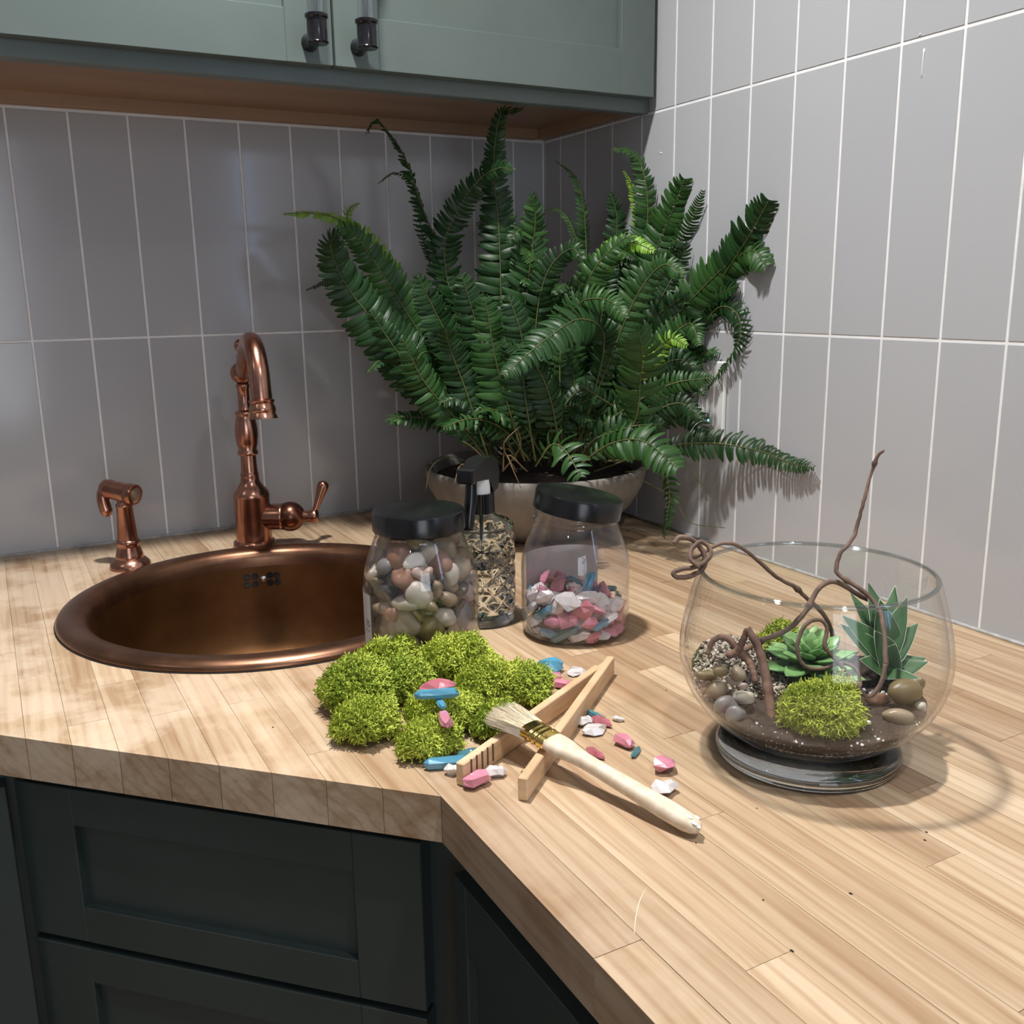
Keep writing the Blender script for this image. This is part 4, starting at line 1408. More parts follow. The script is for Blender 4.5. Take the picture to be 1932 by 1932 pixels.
# ================================================================== SPRAY BOTTLE
BT = np.array([-0.4445, -0.610, 0.0])
BR = 0.0375
sbt = thing('spray_bottle', 'embossed clear glass spray bottle with black trigger between the jars', 'bottle', BT)
nth, nz_ = 160, 90
zz = np.linspace(0.004, 0.110, nz_)
a = np.linspace(0, 2 * PI, nth, endpoint=False)
Zg, Ag = np.meshgrid(zz, a)
wv1, wv2 = np.sin(Ag * 10 + Zg * 2 * PI / 0.020), np.sin(Ag * 10 - Zg * 2 * PI / 0.020)
dia = np.maximum(wv1, wv2)
env = np.clip((Zg - 0.016) / 0.006, 0, 1) * np.clip((0.104 - Zg) / 0.006, 0, 1)
rg = BR - 0.0022 + env * (0.0022 * dia)
V = np.stack([rg * np.cos(Ag), rg * np.sin(Ag), Zg], -1).reshape(-1, 3) + BT
Q = [(i * nz_ + j, ((i + 1) % nth) * nz_ + j, ((i + 1) % nth) * nz_ + j + 1, i * nz_ + j + 1) for i in range(nth) for j in range(nz_ - 1)]
gb = MB().add(V, Q)
gb.lathe([(0.0001, 0.0006), (BR - 0.006, 0.0006), (BR - 0.003, 0.0015), (BR - 0.0022, 0.004)], nth, None, BT)
gb.lathe([(BR - 0.0022, 0.110), (BR - 0.0012, 0.112), (BR - 0.002, 0.1155), (BR - 0.008, 0.1195), (0.017, 0.124), (0.0145, 0.1265), (0.014, 0.132)], nth, None, BT)
gb.lathe([(0.0125, 0.132), (0.0125, 0.126), (0.016, 0.1215), (BR - 0.009, 0.117), (BR - 0.0065, 0.112), (BR - 0.0065, 0.068), (0.0001, 0.068)], 60, None, BT)
gb.build('glass_body', M['solid'], sbt)
cz = 0.127
cap = MB()
n = 96
aa = np.linspace(0, 2 * PI, n, endpoint=False)
rr = 0.0152 + 0.0004 * np.sign(np.sin(aa * 32))
for (z, k) in ((cz, 1.0), (cz + 0.021, 0.97)):
    pass
V = np.concatenate([np.stack([rr * np.cos(aa), rr * np.sin(aa), np.full(n, cz)], -1), np.stack([rr * .97 * np.cos(aa), rr * .97 * np.sin(aa), np.full(n, cz + 0.022)], -1)]) + BT
cap.add(V, [(i, (i + 1) % n, n + (i + 1) % n, n + i) for i in range(n)], None, [list(range(n))[::-1], list(range(n, 2 * n))])
cap.build('cap', M['black'], sbt, False)
MB().lathe([(0.011, cz + 0.021), (0.0105, cz + 0.030), (0.009, cz + 0.042)], 24, None, BT).build('pump_collar', M['white'], sbt)
ND = unit((-0.80, -0.60, 0))      # the way the nozzle points
NS = np.array([-ND[1], ND[0], 0])
RH = np.stack([ND, NS, np.array([0, 0, 1.0])], -1)
hd = MB()
poly = [(0.030, 0.040), (0.030, 0.053), (0.010, 0.062), (-0.012, 0.062), (-0.026, 0.054), (-0.030, 0.040), (-0.026, 0.024), (-0.014, 0.020), (-0.008, 0.032), (0.004, 0.038)]
pl = np.array(poly)
npl = len(pl)
V = np.concatenate([np.c_[pl[:, 0], np.full(npl, s), pl[:, 1]] for s in (-0.0095, 0.0095)]) @ RH.T + BT + [0, 0, cz]
hd.add(V, [(i, (i + 1) % npl, npl + (i + 1) % npl, npl + i) for i in range(npl)], None, [list(range(npl))[::-1], list(range(npl, 2 * npl))])
hd.build('spray_head', M['black'], sbt, False)
MB().box(BT + [0, 0, cz + 0.0465] + ND * 0.034, (0.010, 0.020, 0.017), 0.002, RH).build('nozzle', M['black'], sbt, False)
tg = spline([BT + [0, 0, cz + 0.040] + ND * 0.022, BT + [0, 0, cz + 0.020] + ND * 0.024, BT + [0, 0, cz + 0.0] + ND * 0.029, BT + [0, 0, cz - 0.014] + ND * 0.031], 14)
MB().tube(tg, np.interp(np.linspace(0, 1, 14), [0, 0.5, 1], [0.0062, 0.0070, 0.0055]), 12).build('trigger', M['black'], sbt)
MB().tube([BT + [0, 0, 0.0685], BT + [0, 0, cz]], 0.0022, 10).build('dip_tube', M['white'], sbt)


# ================================================================== MOSS
def moss(b, c, r, n, seed, L=0.0046, th=0.00058, low=-0.35):
    """lumpy cushion of fine forked twigs"""
    R = rng(seed)
    c, r = np.asarray(c, float), np.asarray(r, float)
    d = R.normal(0, 1, (int(n * 1.7), 3))
    d /= np.linalg.norm(d, axis=1)[:, None]
    d = d[d[:, 2] > low][:n]
    n = len(d)
    W = R.normal(0, 2.6, (5, 3))
    ph = R.uniform(0, 6.28, 5)

    def lump(q):
        return 1 + 0.10 * np.sin(q @ W.T + ph).sum(-1) * 0.8
    base = c + d * r * (lump(d) * R.uniform(0.76, 1.0, n))[:, None]
    nrm = d / r
    nrm /= np.linalg.norm(nrm, axis=1)[:, None]
    j = lambda k, s: R.normal(0, s, (k, 3))
    A0 = base - nrm * L * 0.9
    B0 = base + nrm * L * 0.35 + j(n, L * 0.30)
    b.segs(A0, B0, th * 1.2, th * 1.1)
    for q in range(3):
        d1 = nrm * 0.45 + j(n, 0.9)
        d1 /= np.linalg.norm(d1, axis=1)[:, None]
        B1 = B0 + d1 * L * R.uniform(0.55, 0.95, (n, 1))
        b.segs(B0, B1, th * 1.05, th * 0.95)
        for w in range(2):
            d2 = d1 * 0.4 + nrm * 0.35 + j(n, 0.9)
            d2 /= np.linalg.norm(d2, axis=1)[:, None]
            b.segs(B1, B1 + d2 * L * R.uniform(0.32, 0.60, (n, 1)), th * 0.9, th * 0.7)
    # inner body
    nu, nv = 20, 12
    thh = np.linspace(0.02, PI - 0.02, nv)
    pp = np.linspace(0, 2 * PI, nu, endpoint=False)
    T, Pp = np.meshgrid(thh, pp)
    D = np.stack([np.sin(T) * np.cos(Pp), np.sin(T) * np.sin(Pp), -np.cos(T)], -1).reshape(-1, 3)
    V = c + D * r * (lump(D) * 0.74)[:, None]
    V[:, 2] = np.maximum(V[:, 2], 0.0008 if c[2] < 0.04 else -1)
    i = np.arange(nu)[:, None]
    jj = np.arange(nv - 1)[None, :]
    Q = np.stack([i * nv + jj, ((i + 1) % nu) * nv + jj, ((i + 1) % nu) * nv + jj + 1, i * nv + jj + 1], -1).reshape(-1, 4)
    b.add(V, Q)


MOSS = [  # pixel centre, radius px (across, depth, up), label
    (676, 1298, 62, 48, 50, 'round pale green moss ball at the end of the moss pile by the sink'),
    (697, 1360, 54, 40, 40, 'low green moss cushion below the round moss ball'),
    (722, 1252, 42, 38, 38, 'small moss tuft between the round moss ball and the pebble jar'),
    (776, 1290, 48, 44, 40, 'ragged dark moss tuft at the hollow of the moss pile'),
    (866, 1250, 70, 52, 54, 'tall bright moss cushion leaning on the pebble jar'),
    (916, 1297, 62, 46, 42, 'broad moss cushion in the middle of the moss pile'),
    (992, 1296, 44, 40, 36, 'dark edged moss cushion beside the blue crystal chunk'),
    (838, 1345, 66, 44, 36, 'moss cushion under the blue and pink crystals'),
    (808, 1396, 48, 38, 32, 'moss tuft behind the long blue crystal point'),
    (935, 1362, 36, 32, 30, 'small moss tuft beneath the brush bristles'),
    (760, 1232, 26, 26, 34, 'pointed little moss tuft in front of the pebble jar'),
]
for i, (u, v, ru, rd, rz, lb_) in enumerate(MOSS):
    g = on_z(u, v + rz * 0.55)
    sc_ = ((g - CAM) @ CF) / FPX
    r = np.array([ru * sc_, ru * sc_ * 0.92, rz * sc_])
    c = on_z(u, v, r[2] * 0.82)
    b = MB()
    moss(b, c, r, int(1250 * (ru / 60.0) ** 2) + 120, 40 + i)
    V = np.concatenate(b.V)
    V[:, 2] = np.maximum(V[:, 2], 0.0006)
    b.V = [V]
    tag(b.build('moss_clump', M['moss'] if i % 3 else M['moss2'], None, False), lb_, 'moss', 'moss clumps piled on the counter')

# ================================================================== LOOSE CRYSTALS
LOOSE = [  # pixel, colour, form, half sizes mm, heading deg, height of the support mm, label
    (1035, 1256, 'blue', 'chunk', (13, 8, 7), 0, 0, 'chunky bright blue crystal by the end of the moss pile'),
    (1046, 1276, 'pink', 'chunk', (7, 5, 4), -40, 0, 'small pink crystal touching the chunky blue crystal'),
    (1060, 1291, 'pink', 'chunk', (9, 5, 4.5), -30, 0, 'pink crystal between the blue chunk and the tongs'),
    (1088, 1268, 'clear', 'chunk', (8, 6, 3), 10, 0, 'flat frosty white chip behind the joined end of the tongs'),
    (1045, 1313, 'clear', 'chunk', (3, 2.2, 2), 10, 0, 'tiny white chip beside the tongs near the moss'),
    (1126, 1350, 'teal', 'long', (10, 2.6, 2.4), -48, 0, 'thin dark teal crystal lying behind the pink chip by the tongs'),
    (1136, 1361, 'rose red', 'chunk', (10, 4, 3.4), -48, 0, 'rose red crystal behind the flat white chips'),
    (1104, 1361, 'clear', 'chunk', (6.5, 5, 4), 20, 0, 'small frosty white chip leaning on the wide white chip'),
    (1121, 1375, 'clear', 'chunk', (11, 7, 3.6), 35, 0, 'wide frosty white chip by the tongs arm'),
    (1167, 1356, 'clear', 'chunk', (5, 3, 2.4), -20, 0, 'little white chip lying alone past the teal crystal'),
    (1178, 1398, 'pink', 'chunk', (9.5, 6, 5), -62, 0, 'bright pink crystal beside the thin teal sliver'),
    (1200, 1419, 'teal', 'long', (8, 2.2, 2.2), 65, 0, 'thin teal sliver next to the bright pink crystal'),
    (1253, 1441, 'pink', 'chunk', (9.5, 7, 6), 45, 0, 'squarish pink crystal near the glass bowl foot'),
    (1254, 1485, 'clear', 'chunk', (9.5, 6.5, 4.6), 10, 0, 'clear white crystal by the brush handle end'),
    (1124, 1421, 'rose red', 'chunk', (9, 3.2, 3), -50, 0, 'dull rose crystal half hidden under the brush handle'),
    (843, 1438, 'blue', 'long', (15.5, 5, 4.8), 12, 0, 'long shiny blue crystal point in front of the moss'),
    (884, 1421, 'teal', 'long', (9, 3.6, 3.4), 25, 0, 'stubby teal crystal behind the tongs tip'),
    (854, 1452, 'clear', 'chunk', (6, 4.5, 4), 0, 0, 'frosty chip between the long blue crystal and the tongs tip'),
    (900, 1470, 'pink', 'chunk', (10.5, 6.5, 6), 28, 0, 'large bright pink crystal held at the grooved tongs tip'),
    (936, 1456, 'clear', 'chunk', (7.5, 5, 4.2), 8, 0, 'frosty white crystal beside the pink one at the tongs tip'),
    (826, 1296, 'rose red', 'chunk', (14, 6, 5), 6, 36, 'rose red crystal resting on the moss behind the blue bar'),
    (824, 1309, 'blue', 'long', (16.5, 4.4, 4.2), 14, 37, 'pale blue crystal bar lying across the moss'),
    (832, 1328, 'blue', 'long', (7, 3.2, 3), -70, 32, 'short blue crystal stub between blue bar and pink point on moss'),
    (840, 1357, 'pink', 'long', (11, 5, 4.4), -78, 27, 'slender pink crystal point resting on the moss'),
]
for i, (u, v, k, form, hs, deg, sup, lb_) in enumerate(LOOSE):
    hs = np.array(hs) * 0.00112
    pos = on_z(u, v, sup * 0.001 + hs[2] * 0.85)
    # heading measured from the direction that runs across the picture
    e = math.atan2(CR[1], CR[0]) + math.radians(deg)
    o = link('crystal', chips[(k, form)][i % 4], None, pos, (R.uniform(-0.25, 0.25), R.uniform(-0.08, 0.08), e), tuple(hs))
    tag(o, lb_, 'crystal', 'loose crystals scattered on the counter')

# ================================================================== WOODEN TONGS
tg_ = thing('wooden_tongs', 'pair of plain wooden tongs with grooved tips lying open', 'tongs', on_z(1010, 1400))


def strip(a, b_, th, h, tiltn=0.0):
    """flat bar standing on its edge from a to b_ on the counter"""
    a, b_ = np.array(a), np.array(b_)
    d = unit(b_ - a)
    n_ = np.array([-d[1], d[0], 0])
    Rm = np.stack([d, n_, np.array([0, 0, 1.0])], -1)
    c = (a + b_) / 2
    c[2] = h / 2 + 0.0003
    return c, (np.linalg.norm(b_ - a), th, h), Rm, d, n_


A1, A2 = on_z(868, 1483), on_z(1128, 1290)
B1, B2 = on_z(986, 1512), on_z(1152, 1272)
TT, HT = 0.0075, 0.0185
for (s0, s1, sg, ng) in ((A1, A2, -1, 5), (B1, B2, 1, 4)):
    c, sz, Rm, d, n_ = strip(s0, s1, TT, HT)
    arm = MB().box(c, sz, 0.0008, Rm).build('arm', M['tong'], tg_, False)
    for k in range(ng):
        pc = s0 + d * (0.010 + 0.0075 * k) + n_ * sg * (TT / 2)
        MB().box((pc[0], pc[1], HT * 0.62), (0.0016, 0.0012, HT * 0.78), 0, Rm).build('groove', M['groove'], arm, False)
d = unit(B2 - B1)
wp = (A2 + B2) / 2 - d * 0.004
MB().prism([tuple((A2 - d * 0.010)[:2]), tuple((A2 + d * 0.006)[:2]), tuple((B2 - d * 0.002)[:2]), tuple((B2 - d * 0.030)[:2])], 0.0006, HT - 0.0008).build('joint_wedge', M['tong'], tg_, False)

# ================================================================== PAINT BRUSH
bt0 = on_z(1322, 1566, 0.0075)          # rounded end of the handle
ft = on_z(1040, 1398, 0.0262)           # where the handle meets the ferrule
ax = unit(ft - bt0)
Lh = np.linalg.norm(ft - bt0)
up = np.array([0, 0, 1.0])
sd = unit(np.cross(up, ax))
nr = np.cross(ax, sd)
br = thing('paint_brush', 'flat paint brush with pale wooden handle and brass ferrule across the tongs', 'brush', (bt0[0], bt0[1], 0))
stn = np.array([0, 0.012, 0.035, 0.08, 0.2, 0.45, 0.65, 0.76, 0.84, 0.90, 0.96, 1.0])
wd = np.array([0.0004, 0.0040, 0.0062, 0.0075, 0.0080, 0.0066, 0.0058, 0.0062, 0.0084, 0.0106, 0.0112, 0.0108])
tk = np.array([0.0004, 0.0032, 0.0048, 0.0058, 0.0062, 0.0058, 0.0055, 0.0055, 0.0056, 0.0056, 0.0054, 0.0050])
nn = 24
a = np.linspace(0, 2 * PI, nn, endpoint=False)
ca, sa = np.sign(np.cos(a)) * np.abs(np.cos(a)) ** 0.75, np.sign(np.sin(a)) * np.abs(np.sin(a)) ** 0.75
V = np.concatenate([bt0 + ax * Lh * s + np.outer(ca * w, sd) + np.outer(sa * t_, nr) for s, w, t_ in zip(stn, wd, tk)])
k = len(stn)
Q = [(i * nn + j, i * nn + (j + 1) % nn, (i + 1) * nn + (j + 1) % nn, (i + 1) * nn + j) for i in range(k - 1) for j in range(nn)]
hb = MB().add(V, Q, None, [list(range(nn))[::-1], list(range((k - 1) * nn, k * nn))]).build('handle', M['handle'], br)
R = rng(31)
for (s, o_, z_) in ((0.012, 0.002, 0.003), (0.05, -0.004, 0.0045), (0.03, 0.003, 0.0045), (0.07, 0.001, 0.0056)):
    MB().sphere(bt0 + ax * Lh * s + sd * o_ + nr * z_, (0.0028, 0.0016, 0.0006), 12, 8, np.stack([ax, sd, nr], -1)).build('paint_daub', M['daub'], hb)
FL = 0.024
fd = MB()
fs = np.array([-0.0008, 0.0, 0.0045, 0.0052, 0.0060, 0.0066, 0.0095, 0.0102, 0.0110, 0.0116, 0.0145, 0.0152, 0.0160, FL - 0.001, FL])
fw = np.array([0.0108, 0.0114, 0.0114, 0.0119, 0.0119, 0.0114, 0.0114, 0.0119, 0.0119, 0.0114, 0.0114, 0.0119, 0.0114, 0.0114, 0.0110])
V = np.concatenate([ft + ax * s + np.outer(ca * w, sd) + np.outer(sa * (w - 0.0058), nr) for s, w in zip(fs, fw)])
k = len(fs)
fd.add(V, [(i * nn + j, i * nn + (j + 1) % nn, (i + 1) * nn + (j + 1) % nn, (i + 1) * nn + j) for i in range(k - 1) for j in range(nn)])
fe = fd.build('ferrule', M['brass'], br)
for o_ in (-0.005, 0.005):
    MB().sphere(ft + ax * 0.0035 + sd * o_ + nr * 0.0056, (0.0013, 0.0013, 0.0006), 12, 8, np.stack([ax, sd, nr], -1)).build('nail', M['brass'], fe)
nb = 900
uu, ww = R.uniform(-1, 1, nb), R.uniform(-1, 1, nb)
S0 = ft + ax * (FL - 0.004) + np.outer(uu * 0.0102, sd) + np.outer(ww * 0.0044, nr)
ln = R.uniform(0.036, 0.044, nb) - np.abs(uu) * 0.005
E0 = ft + ax[None, :] * (FL - 0.004 + ln)[:, None] + np.outer(uu * 0.0170 + R.normal(0, 0.0012, nb), sd) + np.outer(ww * 0.0040 + R.normal(0, 0.0011, nb) - 0.002, nr)
mid = (S0 + E0) / 2 + np.outer(R.normal(0, 0.0005, nb), nr)
bb = MB().segs(S0, mid, 0.00036, 0.00032).segs(mid, E0, 0.00032, 0.00012)
tag(bb.build('bristles', M['bristle'], br, False), None, None, None, 'stuff')

# ================================================================== TERRARIUM
TC = np.array([-0.3605, -1.0360, 0.0]) - unit([CR[0], CR[1], 0]) * 0.0064
tr = thing('glass_bowl', 'round clear footed glass bowl holding a planted terrarium', 'bowl', TC)
BO = [(0.0590, 0.0195), (0.0640, 0.0215), (0.0735, 0.027), (0.0860, 0.0375), (0.0965, 0.050), (0.1035, 0.063), (0.1072, 0.077), (0.1080, 0.089), (0.1068, 0.102), (0.1040, 0.116), (0.1000, 0.131), (0.0960, 0.1435), (0.0935, 0.1510)]
TG = 0.0036
bo = np.array(BO)
bo[:, 0] *= 0.957
bi = bo.copy()
bi[:, 0] -= TG
bi[0] = (0.052, 0.0235)
bi[1, 1] += 0.002
sp_o = spline(bo, 40)
sp_i = spline(bi, 40)
rimp = []
full = np.concatenate([[(0.0001, 0.0185)], sp_o, sp_i[::-1], [(0.0001, 0.0235)]])
rmx = (sp_o[-1, 0] + sp_i[-1, 0]) / 2
MB().lathe([(rmx + 0.0018 * math.cos(q), 0.1510 + 0.0018 * math.sin(q)) for q in np.linspace(0, 2 * PI, 13)], 96, None, TC).build('rim', M['rimglass'], tr)
MB().lathe(full, 96, None, TC).build('bowl_wall', M['glass'], tr)
MB().lathe([(0.0001, 0.0006), (0.066, 0.0006), (0.0712, 0.0022), (0.0726, 0.006), (0.0710, 0.0110), (0.0660, 0.0150), (0.0585, 0.0175), (0.0560, 0.0184), (0.0001, 0.0184)], 96, None, TC).build('foot', M['footglass'], tr)


def rin(z):
    return np.interp(z, sp_i[:, 1], sp_i[:, 0]) - 0.0006


CRh = unit(np.array([CR[0], CR[1], 0]))          # across
CFh = unit(np.array([CF[0], CF[1], 0]))          # away


def hsoil(P_):
    a_ = P_ @ CRh[:2] / 0.1
    f_ = P_ @ CFh[:2] / 0.1
    return 0.0485 + 0.006 * f_ + 0.004 * np.abs(a_) + 0.0018 * np.sin(P_[..., 0] * 190) * np.sin(P_[..., 1] * 170 + 1) + 0.024 * np.exp(-(((a_ + 0.50) / 0.42) ** 2 + ((f_ - 0.45) / 0.42) ** 2))


na, nr_ = 72, 22
a = np.linspace(0, 2 * PI, na, endpoint=False)
V = []
for i in range(na):
    d2 = np.array([math.cos(a[i]), math.sin(a[i])])
    z = 0.05
    for _ in range(12):
        rr_ = rin(z) - 0.0009
        z = float(hsoil(d2 * rr_))
    for s in np.linspace(0.02, 1, nr_):
        q2 = d2 * rr_ * s
        V.append((q2[0], q2[1], float(hsoil(q2))))
    for z2 in np.linspace(z, 0.0255, 9)[1:]:
        V.append((*(d2 * (rin(z2) - (0.0009 if z2 > 0.031 else 0.0028))), z2))
kk = nr_ + 8
V = np.array(V) + TC
Q = [(i * kk + j, ((i + 1) % na) * kk + j, ((i + 1) % na) * kk + j + 1, i * kk + j + 1) for i in range(na) for j in range(kk - 1)]
so = MB().add(V, Q, None, [[i * kk for i in range(na)][::-1]]).build('terrarium_soil', M['soil'])
tag(so, 'dark brown soil layer inside the glass terrarium bowl', 'soil', None, 'stuff')


def grains(b, pts, r0, r1, seed):
    R = rng(seed)
    n = len(pts)
    U = np.array([[1, 0, 0], [-1, 0, 0], [0, 1, 0], [0, -1, 0], [0, 0, 1], [0, 0, -1]], float)
    F = np.array([(0, 2, 4), (2, 1, 4), (1, 3, 4), (3, 0, 4), (2, 0, 5), (1, 2, 5), (3, 1, 5), (0, 3, 5)])
    q = R.normal(0, 1, (n, 3, 3))
    Qm, _ = np.linalg.qr(q)
    S = R.uniform(r0, r1, (n, 1, 1)) * R.uniform(0.7, 1.3, (n, 6, 1))
    V = np.einsum('nij,nkj->nki', Qm, U[None] * S) + np.asarray(pts)[:, None, :]
    b.add(V.reshape(-1, 3), None, (F[None] + (np.arange(n) * 6)[:, None, None]).reshape(-1, 3))


R = rng(77)
pts = []
while len(pts) < 3600:
    q2 = R.uniform(-0.1, 0.1, 2)
    a_, f_ = q2 @ CRh[:2] / 0.1, q2 @ CFh[:2] / 0.1
    if not (a_ < 0.10 + 0.35 * f_ and f_ > -0.08 + 0.1 * a_):
        continue
    z = float(hsoil(q2))
    if np.hypot(*q2) > rin(z) - 0.0032:
        continue
    pts.append((q2[0], q2[1], z + R.uniform(-0.0005, 0.0022)))
wpts = []
# against the glass on that side, and round the bottom of the bowl
for i in range(900):
    ang = math.atan2(-CRh[1], -CRh[0]) + R.uniform(-0.9, 0.10)
    d2 = np.array([math.cos(ang), math.sin(ang)])
    z = R.uniform(0.050, float(hsoil(d2 * 0.1)) + 0.002)
    wpts.append((*(d2 * (rin(z) - 0.0018)), z))
for i in range(1100):
    ang = R.uniform(0, 2 * PI)
    d2 = np.array([math.cos(ang), math.sin(ang)])
    z = R.uniform(0.0280, 0.0312)
    wpts.append((*(d2 * (rin(z) - 0.0028)), z))
gb_ = MB()
grains(gb_, np.array(pts) + TC, 0.0009, 0.0019, 78)
grains(gb_, np.array(wpts) + TC, 0.0007, 0.00128, 79)
tag(gb_.build('gravel', M['gravel'], None, False), 'speckled grey and cream grit heaped inside the terrarium bowl', 'gravel', None, 'stuff')
pts, pw = [], []
_m = on_z(1551, 1333, 0.060)
KEEP = [(_m[0], _m[1], 0.034)] + [(*on_z(u_, v_ + 6, 0.052)[:2], rw_ * 0.00045 + 0.002) for (u_, v_, rw_) in ((1655, 1321, 24), (1688, 1351, 31), (1727, 1322, 38), (1764, 1337, 12))]
while len(pts) < 110:
    q2 = R.uniform(-0.1, 0.1, 2)
    a_, f_ = q2 @ CRh[:2] / 0.1, q2 @ CFh[:2] / 0.1
    if f_ > 0.1 or (a_ < -0.3 and f_ > -0.5):
        continue
    z = float(hsoil(q2))
    if np.hypot(*q2) > rin(z) - 0.002:
        continue
    if any(math.hypot(q2[0] + TC[0] - c_[0], q2[1] + TC[1] - c_[1]) < c_[2] for c_ in KEEP):
        continue
    pts.append((q2[0], q2[1], z + 0.0004))
for i in range(60):
    ang = math.atan2(-CFh[1], -CFh[0]) + R.uniform(-1.1, 1.1)
    d2 = np.array([math.cos(ang), math.sin(ang)])
    z = R.uniform(0.033, 0.044)
    pw.append((*(d2 * (rin(z) - 0.0009)), z))
pb = MB()
sz = R.uniform(0, 1, len(pts)) ** 3
for k_ in range(4):
    sel = [p_ for i, p_ in enumerate(pts) if i % 4 == k_]
    grains(pb, np.array(sel) + TC, (0.0004, 0.0005, 0.0007, 0.0012)[k_], (0.0006, 0.0008, 0.0012, 0.0021)[k_], 90 + k_)
grains(pb, np.array(pw) + TC, 0.0004, 0.0007, 95)
tag(pb.build('perlite', M['perlite'], None, False), 'white perlite specks scattered in the terrarium soil', 'perlite', None, 'stuff')
DB = float((TC - CAM) @ CF)


def bowl_in(p_, marg=0.004):
    """keep a point inside the bowl"""
    p_ = np.array(p_, float)
    d = p_[:2] - TC[:2]
    lim = rin(min(max(p_[2], 0.026), 0.150)) - marg
    L = np.hypot(*d)
    if L > lim:
        p_[:2] = TC[:2] + d * lim / L
    return p_


STONES = [(1337, 1277, 'olive brown', 25, 14, 'long yellowish pebble on top of the terrarium pebble heap'), (1360, 1266, 'olive brown', 17, 11, 'brown pebble behind the long yellowish one in the terrarium'),
          (1391, 1270, 'tan', 15, 17, 'upright tan pebble against the terrarium grit'), (1352, 1299, 'tan', 22, 20, 'rounded olive tan pebble in the terrarium heap centre'),
          (1378, 1289, 'pale pink', 14, 9, 'speckled pinkish pebble in the terrarium heap'), (1402, 1293, 'pale pink', 12, 10, 'knobbly pink pebble beside the driftwood'),
          (1353, 1332, 'grey', 22, 17, 'dark grey pebble low in the terrarium heap'), (1396, 1318, 'cream', 22, 16, 'smooth pale mauve pebble in front of the terrarium heap'),
          (1379, 1350, 'grey', 20, 16, 'grey green pebble half in soil at the heap foot'), (1317, 1304, 'rust brown', 15, 14, 'reddish tan pebble pressed against the terrarium glass'),
          (1410, 1310, 'charcoal', 10, 10, 'dark little pebble behind the mauve pebble'),
          (1655, 1321, 'rust brown', 24, 12, 'mottled red brown stone below the pointed succulent'), (1688, 1351, 'tan', 31, 17, 'long speckled stone dusted with soil in the terrarium'),
          (1727, 1322, 'olive brown', 38, 24, 'large dark brown stone dusted with soil in the terrarium'), (1768, 1293, 'olive brown', 20, 16, 'brown stone behind the large dark one against the glass'),
          (1764, 1337, 'cream', 9, 13, 'small pale stone wedged by the glass in the terrarium')]
stones2 = {k: [stone_mesh('pebble', 1700 + i * 7 + j, PM[k], 3, 0.20) for j in range(4)] for i, k in enumerate(PEB)}
from mathutils import Euler
SP, SRT, SSC, SME, SV = [], [], [], [], []
for i, (u, v, k, rw, rh, lb_) in enumerate(STONES):
    mmp = DB / FPX
    rw_, rh_ = rw * mmp * 0.92, rh * mmp * 0.92
    z = 0.055
    for _ in range(8):
        pos = on_z(u, v, z)
        z = float(hsoil(pos[:2] - TC[:2])) + rh_ * (0.75 if i < 6 else 0.55)
    SP.append(pos)
    SRT.append((0.15, 0.1, math.atan2(CR[1], CR[0]) + (0.9 if i in (2,) else -0.25 if i in (12,) else 0.1)))
    SSC.append((rw_, rh_ * 0.85, rh_))
    SME.append(stones2[k][i % 4])
    SV.append((mesh_pts(SME[-1]) * SSC[-1]) @ np.array(Euler(SRT[-1]).to_matrix()).T)
# settle the heap: stones touch, none runs into another
for it in range(60):
    for a_ in range(len(SP)):
        for b_ in range(a_ + 1, len(SP)):
            d = SP[b_] - SP[a_]
            L = np.linalg.norm(d)
            if L > 0.05:
                continue
            n_ = d / (L + 1e-9)
            ov = (SV[a_] @ n_).max() - (SV[b_] @ n_).min() - L
            if ov > 0:
                SP[a_] -= n_ * ov * 0.45
                SP[b_] += n_ * ov * 0.45
    for a_ in range(len(SP)):
        SP[a_], _ = fit_in(SME[a_], SP[a_], SRT[a_], SSC[a_], TC, lambda z: rin(z) - 0.0006, 0.03, 3)
        low = SP[a_][2] + SV[a_][:, 2].min()
        h_ = float(hsoil(SP[a_][:2] - TC[:2]))
        if low < h_ - 0.0035:
            SP[a_][2] += (h_ - 0.0035 - low) * 0.6
for i, (u, v, k, rw, rh, lb_) in enumerate(STONES):
    o = link('pebble', SME[i], None, SP[i], SRT[i], SSC[i])
    tag(o, lb_, 'pebble', 'pebbles inside the terrarium')


